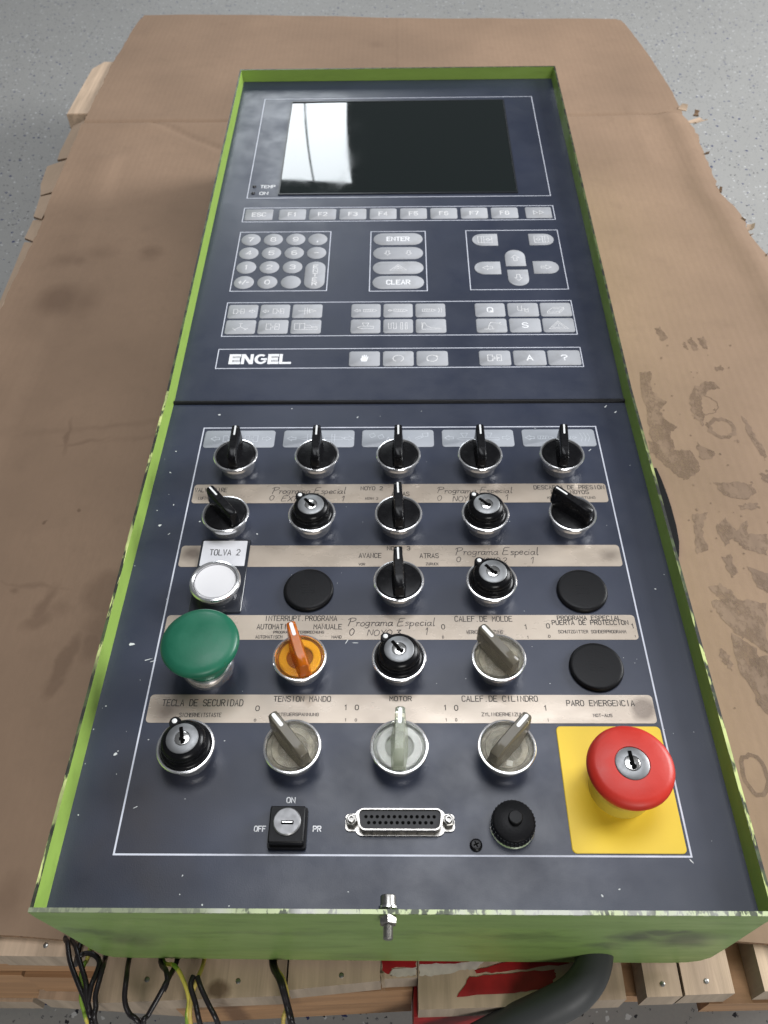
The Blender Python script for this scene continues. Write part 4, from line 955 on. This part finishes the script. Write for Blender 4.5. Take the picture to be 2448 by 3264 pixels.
# fuse holder
fx, fy = 55.6, -138.8
bm = BM(); lathe(bm, [(11.0, 0), (11.1, 1.2), (10.6, 1.8), (10.0, 1.8)], 48)
fh = part('fuse_holder', bm, M['chrome'], panel, T(fx, fy), label='round black fuse holder cap on a chrome ring')
bm = BM()
prof = [(10.4, 1.5), (10.4, 6.5), (10.0, 8.0), (9.3, 8.5), (0, 8.7)]
lathe(bm, prof, 60)
for k in range(36):
    a = 2 * math.pi * k / 36; cx_, cy_ = 10.35 * math.cos(a), 10.35 * math.sin(a)
    prism(bm, circle(0.42, 6, cx_, cy_), 1.6, 6.9)
part('fuse_cap', bm, M['black_matt'], fh, T(fx, fy))
bm = BM(); lathe(bm, [(3.4, 8.6), (3.4, 11.0), (3.0, 11.5), (0, 11.7)], 32); part('cap_stud', bm, M['black_matt'], fh, T(fx + 0.6, fy + 0.6))
# countersunk screw
bm = BM(); lathe(bm, [(3.1, 0), (3.0, 0.9), (2.2, 1.7), (0, 2.0)], 28)
sc = part('screw', bm, M['black'], panel, T(37.4, -147.9), label='small black cross-head screw')
bm = BM(); box(bm, -1.4, 1.4, -.32, .32, 1.85, 2.06); box(bm, -.32, .32, -1.4, 1.4, 1.83, 2.05); part('cross_slot', bm, M['slot'], sc, T(37.4, -147.9, 0, 25))
# bolt through the front wall: head inside, nut and thread end outside
BX, BZ = -4.6, 8.2
RYm = Matrix.Translation((BX * S, YF * S, BZ * S)) @ Matrix.Rotation(math.radians(90), 4, 'X')    # local +z points to -y (outwards)
bm = BM(); lathe(bm, [(0, -6.6), (2.0, -6.6), (2.0, -4.2), (2.1, -6.7), (3.3, -6.7), (3.6, -6.3), (3.6, -2.0), (0, -2.0)], 28); lathe(bm, [(2.05, -2), (2.05, 11.0), (1.7, 11.6), (0, 11.6)], 20)
bo = part('bolt', bm, M['zinc'], panel, RYm)
bm = BM(); lathe(bm, [(2.1, -1.9), (4.4, -1.9), (4.4, -0.9), (2.1, -0.9)], 28); part('washer', bm, M['plug'], bo, RYm)
bm = BM(); prism(bm, circle(4.1, 6), 2.1, 5.6, 0.5); part('hex_nut', bm, M['shell'], bo, RYm @ Matrix.Rotation(math.radians(30), 4, 'Z'), sharp=25)
bm = BM()
for k in range(8):
    lathe(bm, [(1.9, 5.9 + k * .7), (2.3, 6.2 + k * .7), (1.9, 6.5 + k * .7)], 18)
th = part('thread', bm, M['zinc'], bo, RYm); th['kind'] = 'stuff'
# pale paint flecks and scratches scattered over the lower face
bm = BM()
def fleck(x, y, r, elong=1.0, a=None, z=0.06):
    a = rnd.uniform(0, math.pi) if a is None else a
    pts = []
    for k in range(6):
        t = 2 * math.pi * k / 6; rr = r * rnd.uniform(.6, 1.2)
        px, py = rr * math.cos(t) * elong, rr * math.sin(t)
        pts.append((x + px * math.cos(a) - py * math.sin(a), y + px * math.sin(a) + py * math.cos(a)))
    bm.faces.new([bm.verts.new((p[0], p[1], z)) for p in pts])
def blocked(x, y):
    for i in range(5):
        for j in range(5):
            if math.hypot(x - CX[i], y - RY[j]) < 16: return True
    for a, b in ((70, 88), (18, 36), (-34, -15), (-85, -67), (121, 139)):
        if a < y < b and abs(x) < 138: return True
    return (83 < x < 138 and -152 < y < -86) or (abs(x) < 72 and -153 < y < -124)
n = 0
while n < 62:
    x = -162 + 325 * rnd.random() ** 1.35; y = rnd.uniform(-176, 163)
    if blocked(x, y): continue
    fleck(x, y, rnd.choice((.18, .2, .24, .28, .34, .5)), rnd.uniform(1, 1.9)); n += 1
for (x, y, r, e, a) in ((-152, 52, 1.0, 1.3, .6), (-152, -36, .9, 2.0, 0.0), (-147, -102, .9, 1.4, .8), (-141, -46, .3, 9, .35), (-138, -47, .25, 8, .3), (-29, -34, .25, 9, 1.1), (-24, -35, .22, 8, 0), (-145, 45, .3, 5, .9), (156, 156, .45, 4, .8), (150, 162, .4, 5, .9), (139, -155, .4, 3.5, 2.2), (132, 118, .25, 8, .8), (-131, -130, .2, 8, .5), (-128, 155, .8, 1.6, 0)):
    fleck(x, y, r, e, a)
pf = part('paint_flecks', bm, M['fleck'], panel); pf['kind'] = 'stuff'

# ================================================================== cardboard
card = thing('cardboard_sheet', 'brown corrugated cardboard sheet with torn edges and dark stains lying under the control panel', 'cardboard', (0, 480, -81))
LE = [(-172, -412), (-60, -400), (150, -392), (388, -387), (494, -389.5), (542, -389.7), (619, -396.8), (667, -398.4), (785, -402), (828, -402.6), (979, -405.7), (1129, -403), (1164, -398)]
RE = [(-172, 372), (-20, 376), (200, 380), (440, 381), (467, 379), (508, 372.2), (532, 373.2), (565, 370.3), (592, 361.4), (682, 367.2), (744, 370), (786, 364), (800, 366.3), (864, 366.5), (981, 360.2), (1110, 349), (1146, 345), (1157, 342), (1164, 335)]
def interp(tb, y):
    for (y0, a), (y1, b) in zip(tb, tb[1:]):
        if y <= y1: return a + (b - a) * max(0, (y - y0)) / (y1 - y0)
    return tb[-1][1]
def hsh(i): return (math.sin(i * 127.1) * 43758.5453) % 1.0
def card_z(x, y):
    z = -77.0 + 1.1 * math.sin(x * .012 + 1) * math.sin(y * .009) + 0.5 * math.sin(x * .041 + y * .018) * math.sin(y * .03 - x * .011)
    yc = 792 + 0.012 * x                                         # fold across the far third
    d = (y - yc) / 4.0
    z += -3.2 * math.exp(-d * d) + 1.8 * math.exp(-((y - yc + 16) / 14) ** 2)
    if x > 250 and y < 800: z += 3.2 * math.exp(-((x - interp(RE, y) + 16) / 14) ** 2)      # bruised ridge along the right edge
    if x < -330 and y < 700: z += 2.0 * math.exp(-((x - interp(LE, y) - 50) / 22) ** 2)
    t = (x + 315) / 92.0                                         # crease running off to the right from the fold
    if 0 < t < 1.15: z += -1.8 * math.exp(-((y - (788 - 70 * t)) / 5.0) ** 2)
    t = (y - 660) / 160.0
    if 0 < t < 1: z += 0.8 * math.exp(-((x - 300 - 4 * t) / 5) ** 2)
    if y > yc: z -= (y - yc) * 0.008
    # kept flat where the box stands
    if -170 < x < 170 and y < 650: z = min(z, -76.9)
    return z
bm = BM()
ysamp = sorted(set([round(-172 + 1336 * j / 150, 2) for j in range(151)] + [772 + 1.6 * k for k in range(28)] + [706 + 2.8 * k for k in range(24)]))
NXc = 110
rowsT, rowsB = [], []
for j, y in enumerate(ysamp):
    l = interp(LE, y) + (hsh(int(y / 6)) - .5) * 1.6; r = interp(RE, y) + (hsh(int(y / 6) + 500) - .5) * (3.4 if y < 800 else 0.8)
    rt, rb = [], []
    for i in range(NXc + 1):
        x = l + (r - l) * i / NXc
        yy = y + (1.5 * math.sin(x * .05) if j == 0 else 0)
        if y > 800: yy -= 46 * (x + 400) / 745 * ((y - 800) / 364) ** 2
        z = card_z(x, y)
        rt.append(bm.verts.new((x, yy, z))); rb.append(bm.verts.new((x, yy, z - 3.4)))
    rowsT.append(rt); rowsB.append(rb)
for j in range(len(ysamp) - 1):
    for i in range(NXc):
        bm.faces.new((rowsT[j][i], rowsT[j][i + 1], rowsT[j + 1][i + 1], rowsT[j + 1][i]))
        bm.faces.new((rowsB[j][i], rowsB[j + 1][i], rowsB[j + 1][i + 1], rowsB[j][i + 1]))
    for i in (0, NXc):
        bm.faces.new((rowsT[j][i], rowsT[j + 1][i], rowsB[j + 1][i], rowsB[j][i])).material_index = 1
for i in range(NXc):
    for j in (0, len(ysamp) - 1):
        bm.faces.new((rowsT[j][i], rowsB[j][i], rowsB[j][i + 1], rowsT[j][i + 1])).material_index = 1
part('top_sheet', bm, [M['card'], M['card_edge']], card, sharp=60)
# folded-down lower ply showing beyond the left edge, torn into segments
for seg in ([(-427, 812), (-424.8, 741), (-421, 714), (-398, 700), (-402, 812)], [(-434, 709), (-428, 661), (-419, 630), (-396, 622), (-399, 703)], [(-418, 626), (-411, 577), (-395, 560), (-396, 618)], [(-411, 573), (-409, 534), (-390, 515), (-392, 560)], [(-408, 528), (-404, 470), (-397, 400), (-389, 330), (-386, 400), (-389, 515)]):
    bm = BM()
    cxm = max(p[0] for p in seg)
    V = [bm.verts.new((p[0], p[1], -80.5 + 0.42 * (p[0] - cxm) + rnd.uniform(-1, 1))) for p in seg]
    V2 = [bm.verts.new((v_.co.x, v_.co.y, v_.co.z - 2.6)) for v_ in V]
    bm.faces.new(V); bm.faces.new(list(reversed(V2)))
    for i in range(len(V)): bm.faces.new((V[i], V2[i], V2[(i + 1) % len(V)], V[(i + 1) % len(V)])).material_index = 1
    part('torn_ply', bm, [M['card_torn'], M['card_edge']], card, sharp=20)
# added black strip standing in for the dark gap right of the box
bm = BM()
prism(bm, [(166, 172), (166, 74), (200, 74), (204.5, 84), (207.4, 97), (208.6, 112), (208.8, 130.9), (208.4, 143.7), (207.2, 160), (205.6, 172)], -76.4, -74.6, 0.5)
bs = part('dark_gap_strip', bm, M['black_matt'], None)
bs['label'] = 'thin black strip standing in for the dark gap right of the green case'; bs['category'] = 'strip'
# torn scraps curling off the right edge
for (x, y, a, L_, w_) in ((370, 806, 60, 26, 12), (378, 778, -60, 40, 22), (384, 790, 70, 18, 7), (371, 690, -70, 14, 9), (363, 610, -40, 10, 5), (367, 601, 70, 10, 4), (364, 570, 200, 12, 5), (372, 536, 30, 14, 9), (377, 527, -20, 20, 14), (372, 512, -50, 18, 5), (377, 472, -30, 14, 6), (380, 462, -60, 20, 5)):
    bm = BM(); ar = math.radians(a)
    rows = []
    for k in range(5):
        t = k / 4; ww = w_ * (1 - .25 * t) * rnd.uniform(.75, 1.15)
        px, py, pz = x - 3 + L_ * .36 * t * math.cos(ar), y + L_ * .36 * t * math.sin(ar), -77.5 + 4 * t * t
        rows.append([bm.verts.new((px - math.sin(ar) * s_ * ww / 2, py + math.cos(ar) * s_ * ww / 2, pz + rnd.uniform(-.6, .6) + q)) for q in (0, -1.1) for s_ in (-1, 1)])
    for A, B in zip(rows, rows[1:]):
        for (i, j) in ((0, 1), (1, 3), (3, 2), (2, 0)): bm.faces.new((A[i], A[j], B[j], B[i]))
    bm.faces.new((rows[0][0], rows[0][1], rows[0][3], rows[0][2])); bm.faces.new((rows[-1][0], rows[-1][2], rows[-1][3], rows[-1][1]))
    part('torn_scrap', bm, M['card_edge'] if w_ < 10 else M['card_torn'], card, sharp=30)
# wet marks with crisp ragged outlines on the right
def rough_poly(pts, amp=0.9, sub=4):
    out = []
    for i, p in enumerate(pts):
        q = pts[(i + 1) % len(pts)]
        for k in range(sub):
            t = k / sub; out.append((p[0] + (q[0] - p[0]) * t + rnd.uniform(-amp, amp) * (k > 0), p[1] + (q[1] - p[1]) * t + rnd.uniform(-amp, amp) * (k > 0)))
    return out
STAINS = [[(215.5, 291), (225.3, 291.5), (221.7, 266.6), (225.5, 258.5), (232.2, 252.5), (223.2, 240.8), (225.1, 231.2), (234.4, 219.8), (226.8, 214.3), (225.1, 194.4), (237.7, 194.3), (242.0, 175.1), (236.3, 166.6), (225.2, 160.8), (218.6, 170.1), (208.2, 185.6), (209.7, 225.6)],
    [(280.1, 268.2), (278.1, 276.5), (270.4, 278.6), (259.0, 270.4), (251.7, 256.4), (250.4, 238.7), (254.9, 222.2), (259.5, 238.6), (262.7, 256.3), (270.2, 266.3)],
    [(246.2, 204.1), (243.6, 187.2), (247.5, 182.8), (254.4, 185.4), (257.4, 192.4), (248.6, 192.5)],
    [(247.7, 158.2), (263.7, 159.0), (277.6, 156.4), (277.9, 146.6), (268.4, 140.2), (252.9, 145.1)],
    [(290.0, 234.6), (293.6, 228.9), (296.7, 202.9), (298.5, 186.9), (295.1, 181.7), (290.9, 204.8)],
    [(224.5, 126.2), (236.7, 127.7), (228.0, 110.9), (228.3, 93.1), (219.0, 87.4), (221.5, 107.9)],
    [(239.2, 113.9), (248.5, 123.0), (253.1, 109.3), (264.1, 119.9), (261.5, 106.3), (275.3, 106.3), (269.5, 85.8), (255.3, 91.6), (248.8, 101.9), (241.2, 94.6)],
    [(219.9, 58.2), (229.4, 60.9), (236.1, 52.8), (236.2, 41.0), (229.8, 37.1), (225.7, 46.2)],
    [(219.4, 46), (237, 47.8), (256.7, 44.3), (246.1, 3.4), (237.2, 12.3), (228, 20), (222, 32)],
    [(233, 0), (246, 2), (240, -24), (233, -20)], [(216, 8), (221, 2), (219, -10), (214, -2)],
    [(283, 297), (290, 300), (290, 293), (284, 291)], [(241, 352), (247, 356), (250, 338), (244, 334)], [(268, 336), (273, 340), (275, 322), (270, 320)], [(277, 338), (284, 341), (283, 322), (279, 324)], [(262, 330), (265, 333), (266, 322), (263, 322)],
    [(226, 20), (240, 8), (238, -20), (246, -44), (232, -40), (224, -12)], [(252, 76), (266, 70), (262, 52), (254, 58)], [(236, 84), (243, 88), (244, 70), (238, 66)], [(258, 36), (272, 30), (268, 8), (256, 14)], [(228, -96), (238, -92), (240, -120), (230, -116)],
    [(206, 205), (214, 200), (210, 186), (205, 190)], [(287, 168), (296, 166), (297, 156), (288, 158)], [(262, 135), (275, 137), (277, 131), (263, 130)]]
for pl in STAINS:
    bm = BM()
    cxm = sum(p[0] for p in pl) / len(pl); cym = sum(p[1] for p in pl) / len(pl)
    f = bm.faces.new([bm.verts.new((p[0], p[1], 0)) for p in rough_poly(pl, 1.3, 6)])
    bmesh.ops.triangulate(bm, faces=[f])
    for v_ in bm.verts: v_.co.z = card_z(v_.co.x, v_.co.y) + 0.14
    st_ = part('stain', bm, M['stain'], card)
for (cx_, cy_, rx_, ry_, w_) in ((270, 220, 10, 11, 3.4), (264, 248, 9.5, 12, 0.6), (214, -80, 7, 13, 2.6)):
    bm = BM(); pts = [(cx_ + rx_ * math.cos(a * .314) * rnd.uniform(.86, 1.12), cy_ + ry_ * math.sin(a * .314) * rnd.uniform(.86, 1.12)) for a in range(20)]
    ribbon(bm, pts, w_, 0, True)
    for v_ in bm.verts: v_.co.z = card_z(v_.co.x, v_.co.y) + 0.14
    part('stain', bm, M['stain'], card)
bm = BM()
for k in range(70):
    x, y = rnd.gauss(252, 26), rnd.uniform(-60, 330)
    if x < 205 or x > 330: continue
    r = rnd.choice((.5, .7, 1, 1.4)); pts = [(x + r * rnd.uniform(.5, 1.5) * math.cos(t), y + 1.3 * r * rnd.uniform(.5, 1.5) * math.sin(t)) for t in (0, 1, 2, 3, 4, 5)]
    bm.faces.new([bm.verts.new((p[0], p[1], card_z(x, y) + .3)) for p in pts])
sp = part('stain_specks', bm, M['stain'], card); sp['kind'] = 'stuff'

# ================================================================== pallet
pal = thing('wooden_pallet', 'rough wooden pallet with red paint marks under the cardboard', 'pallet', (0, 400, -226))
def board(name, top, z1, z0, mats, bev=0.8):
    """plan polygon, top z, bottom z; sides get the end-grain material"""
    bm = BM(); n = len(top)
    V = [bm.verts.new((x, y, z1)) for x, y in top]; Bt = [bm.verts.new((x, y, z0)) for x, y in top]
    f = bm.faces.new(V); bm.faces.new(list(reversed(Bt)))
    for i in range(n): bm.faces.new((V[i], Bt[i], Bt[(i + 1) % n], V[(i + 1) % n])).material_index = 1
    bmesh.ops.bevel(bm, geom=[e for e in bm.edges if all(abs(v_.co.z - z1) < 1e-6 for v_ in e.verts)], offset=bev, segments=2, affect='EDGES')
    return part(name, bm, mats, pal, sharp=30)
D = [M['wood_deck'], M['wood_end']]; C_ = [M['wood_cross'], M['wood_cross']]; O_ = [M['wood_cross'], M['wood_deck']]
for (x0, x1, ya, yb) in ((-390, -276, -179, -178), (-274, -217.5, -179.4, -179), (-216, -158, -179.6, -180), (-156, -59, -201.5, -197.5), (-58, -9.5, -195.0, -190.3), (-9, 9.8, -189.5, -188.6), (10.2, 93.6, -203.4, -200.5), (94.2, 117.2, -199, -198), (128, 146.2, -197, -196.4), (147.8, 173.4, -196, -195), (189, 330, -194, -191.5)):
    board('deck_board', [(x0, yb if False else ya), (x1, yb), (x1, 780), (x0, 780)], -80.6, -102, D)
board('deck_board', [(-434, 820), (-434, 962), (-422, 986), (340, 986), (340, 820)], -81, -102, [M['wood_deck'], M['wood_deck']])
board('crossboard', [(-300, -178), (93, -178), (93, -90), (-300, -90)], -102.4, -124, C_)
board('crossboard', [(93.6, -193), (165, -192), (165, -90), (93.6, -90)], -102.4, -118, C_)
board('crossboard', [(166, -196), (330, -192), (330, -90), (166, -90)], -102.4, -124, C_)
board('bearer', [(-124, -197), (7.6, -190), (7.6, -100), (-124, -100)], -102.6, -164, O_ if False else C_)
bb = board('bearer', [(8.2, -203), (74, -200), (74, -100), (8.2, -100)], -102.8, -172, [M['red_paint'], M['red_paint']]); bb['label'] = 'red painted bearer'
board('block', [(-215, -181), (-160, -181.5), (-125, -183), (-125, -80), (-215, -80)], -124.4, -163, C_)
board('bottom_board', [(-219, -185), (-126, -190), (-126, 400), (-219, 400)], -163.4, -190, D)
board('block', [(-320, -180), (-217, -180), (-223, -80), (-320, -80)], -124.6, -190, C_)
board('bottom_board', [(-330, -182), (-232, -182), (-232, 400), (-330, 400)], -190.6, -212, D)
board('block', [(210, -150), (330, -150), (330, -60), (210, -60)], -124.4, -202, C_)
# red and white paint left on the deck
def paint(pl, mat, z=-80.35, amp=0.5):
    bm = BM(); f = bm.faces.new([bm.verts.new((p[0], p[1], z)) for p in rough_poly(pl, amp, 6)]); bmesh.ops.triangulate(bm, faces=[f])
    part('paint_mark', bm, mat, pal)
paint([(37, -188.2), (30, -197.6), (60, -195.6), (78, -193.6), (82.2, -188), (82, -184.4), (60, -186.4)], M['red_paint'])
paint([(41, -186.6), (56, -185.6), (90, -181.6), (90, -179), (60, -180.2), (40, -185.2)], M['red_paint'])
paint([(11, -175), (11, -182.4), (24, -182.2), (42, -180.8), (45, -175)], M['red_paint'])
paint([(11, -182.5), (11, -188), (20, -187.6), (34, -185), (41, -184.8), (46, -180.4), (24, -181.8)], M['white_paint'], -80.4)
paint([(-8.7, -175), (-8.7, -185.8), (-5, -187.2), (-3.6, -184.5), (9.4, -183.6), (9.4, -175)], M['red_paint'])
paint([(-3, -184.8), (-4.6, -187.8), (1, -188.4), (9.4, -187.4), (9.4, -183.8)], M['white_paint'], -80.4)
for (x, y) in ((-132, -190.5), (-84, -191), (-30, -188), (104, -190), (137, -191), (160, -189.5), (204, -186), (-190, -174.5)):
    bm = BM(); lathe(bm, [(1.3, 0), (1.3, .25), (1.0, .4), (0, .45)], 14)
    part('nail', bm, M['zinc'], pal, T(x, y, -80.65))
bm = BM()
for k in range(4):
    x0 = -9.2 + k * 0.55; tube(bm, [(x0, -187, -79.8), (x0 + rnd.uniform(-.4, .4), -191, -80), (x0 + rnd.uniform(-1, .8), -195 - k % 2, -82.5)], lambda t: 0.28 * (1.05 - t), 5, 3)
part('splinter', bm, M['wood_deck'], pal)

# ================================================================== hose and loose wires
bm = BM()
HP = [(104.0, -140, -66), (103, -165, -66), (101.3, -180, -66), (96.5, -190.5, -66.5), (87.5, -198.5, -69), (74, -204, -75), (57, -209.5, -86), (38, -216, -103), (16, -224, -128), (-10, -236, -160)]
tube(bm, HP, 9.2, 28, 10)
ho = part('hose', bm, M['hose'], None, sharp=60); ho['label'] = 'thick dark grey hose curving out from under the green front'; ho['category'] = 'hose'
WIRES = [
    ('black', [(-178.4, -143.1, -77.9), (-179.4, -169.1, -77.8), (-175.1, -175.4, -71.6), (-170.1, -185.0, -67.6), (-162.8, -195.2, -65.1), (-157.2, -203.6, -67.2), (-153.4, -211.7, -72.3), (-151.5, -223.7, -112.3)], 'black wire at the far left, outermost of the bundle'),
    ('black', [(-174.8, -143.7, -77.9), (-175.8, -169.7, -77.8), (-169.3, -177.8, -69.2), (-163.7, -186.6, -65.7), (-158.2, -195.4, -63.7), (-156.8, -201.2, -64.6), (-153.7, -209.6, -69.2), (-152.4, -213.8, -71.5), (-151.7, -225.8, -111.5)], 'black wire second from the left, through the loop'),
    ('black', [(-169.6, -156.9, -77.9), (-170.6, -182.9, -77.8), (-165.8, -182.6, -67.2), (-163.5, -181.1, -67.8), (-160.0, -181.2, -67.7), (-156.2, -183.2, -66.9), (-154.2, -185.9, -65.9), (-154.1, -189.8, -64.8), (-155.2, -196.6, -63.7), (-155.9, -204.4, -66.0)], 'black wire bent into a small round loop'),
    ('black', [(-154.4, -153.7, -77.9), (-155.4, -179.7, -77.8), (-151.8, -187.2, -65.5), (-151.8, -193.0, -64.1), (-152.4, -200.6, -64.5), (-151.7, -205.5, -66.6), (-151.7, -211.9, -70.9), (-151.6, -223.9, -110.9)], 'black wire just right of the small loop'),
    ('yg', [(-163.9, -154.3, -77.9), (-164.9, -180.3, -77.8), (-162.9, -185.3, -68.9), (-162.9, -191.2, -67.3), (-160.9, -196.1, -66.7), (-160.5, -201.7, -68.1), (-158.5, -206.6, -70.5), (-156.3, -211.5, -73.9), (-155.2, -223.5, -113.9)], 'green and yellow wire among the black wires at far left'),
    ('black', [(-141.7, -153.7, -77.9), (-142.7, -179.7, -77.8), (-138.7, -192.6, -65.5), (-137.9, -201.9, -66.5), (-135.2, -207.7, -69.5), (-129.4, -212.1, -72.6), (-126.5, -224.1, -112.6)], 'black wire forming the left side of the wide bend'),
    ('black', [(-115.9, -154.3, -77.9), (-116.9, -180.3, -77.8), (-117.3, -193.1, -65.4), (-121.0, -201.2, -66.2), (-125.5, -208.2, -69.9), (-127.7, -212.1, -72.6), (-128.8, -224.1, -112.6)], 'black wire sloping down left into the wide bend'),
    ('black', [(-125.0, -154.4, -77.9), (-126.0, -180.4, -77.8), (-119.1, -189.3, -66.2), (-117.5, -194.3, -65.2), (-118.7, -198.5, -65.4)], 'short black wire joining the sloping one'),
    ('yg', [(-123.9, -154.6, -77.9), (-124.9, -180.6, -77.8), (-115.7, -186.4, -68.5), (-110.2, -192.7, -67.0), (-105.9, -201.4, -68.1), (-106.2, -211.2, -73.9), (-106.3, -223.2, -113.9)], 'green and yellow wire in the middle bunch'),
    ('yellow', [(-101.7, -155.1, -77.9), (-102.7, -181.1, -77.8), (-102.5, -192.1, -67.1), (-104.4, -200.3, -67.6), (-104.5, -211.2, -73.9), (-104.6, -223.2, -113.9)], 'yellow wire crossing the middle bunch'),
    ('black', [(-104.6, -191.5, -65.7), (-105.2, -196.1, -65.1), (-101.9, -203.8, -67.4), (-99.5, -211.4, -72.3), (-98.3, -223.4, -112.3)], 'black wire under the yellow one'),
    ('black', [(-102.6, -191.8, -65.6), (-99.7, -197.2, -65.1), (-95.1, -204.3, -67.7), (-90.5, -211.3, -72.3), (-88.3, -223.3, -112.3)], 'black wire leaning right in the middle bunch'),
    ('black', [(-66.2, -155.3, -77.9), (-67.2, -181.3, -77.8), (-60.3, -194.0, -65.2), (-56.4, -203.6, -67.4), (-54.1, -211.1, -72.3), (-53.0, -223.1, -112.3)], 'left one of the twin black wires near the centre'),
    ('black', [(-64.5, -155.3, -77.9), (-65.5, -181.3, -77.8), (-59.1, -194.0, -65.2), (-55.6, -203.3, -67.3), (-54.0, -207.8, -69.9), (-52.9, -211.9, -72.6), (-52.3, -223.9, -112.6)], 'right one of the twin black wires near the centre'),
    ('yellow', [(-64.1, -155.6, -77.9), (-65.1, -181.6, -77.8), (-58.8, -192.4, -67.0), (-56.2, -199.5, -67.5), (-56.6, -205.4, -70.2), (-57.9, -211.1, -74.1), (-58.5, -223.1, -114.1)], 'yellow wire behind the twin black wires'),]
for kind, P_, lab in WIRES:
    bm = BM(); tube(bm, P_, 1.35 if kind == 'black' else 1.1, 10, 6)
    o = part('loose_wire', bm, M['wire_black'] if kind == 'black' else (M['wire_yg'] if kind == 'yg' else M['wire_yellow']), None, sharp=80)
    o['label'] = lab; o['category'] = 'wire'; o['group'] = 'loose wires hanging out under the front of the panel'
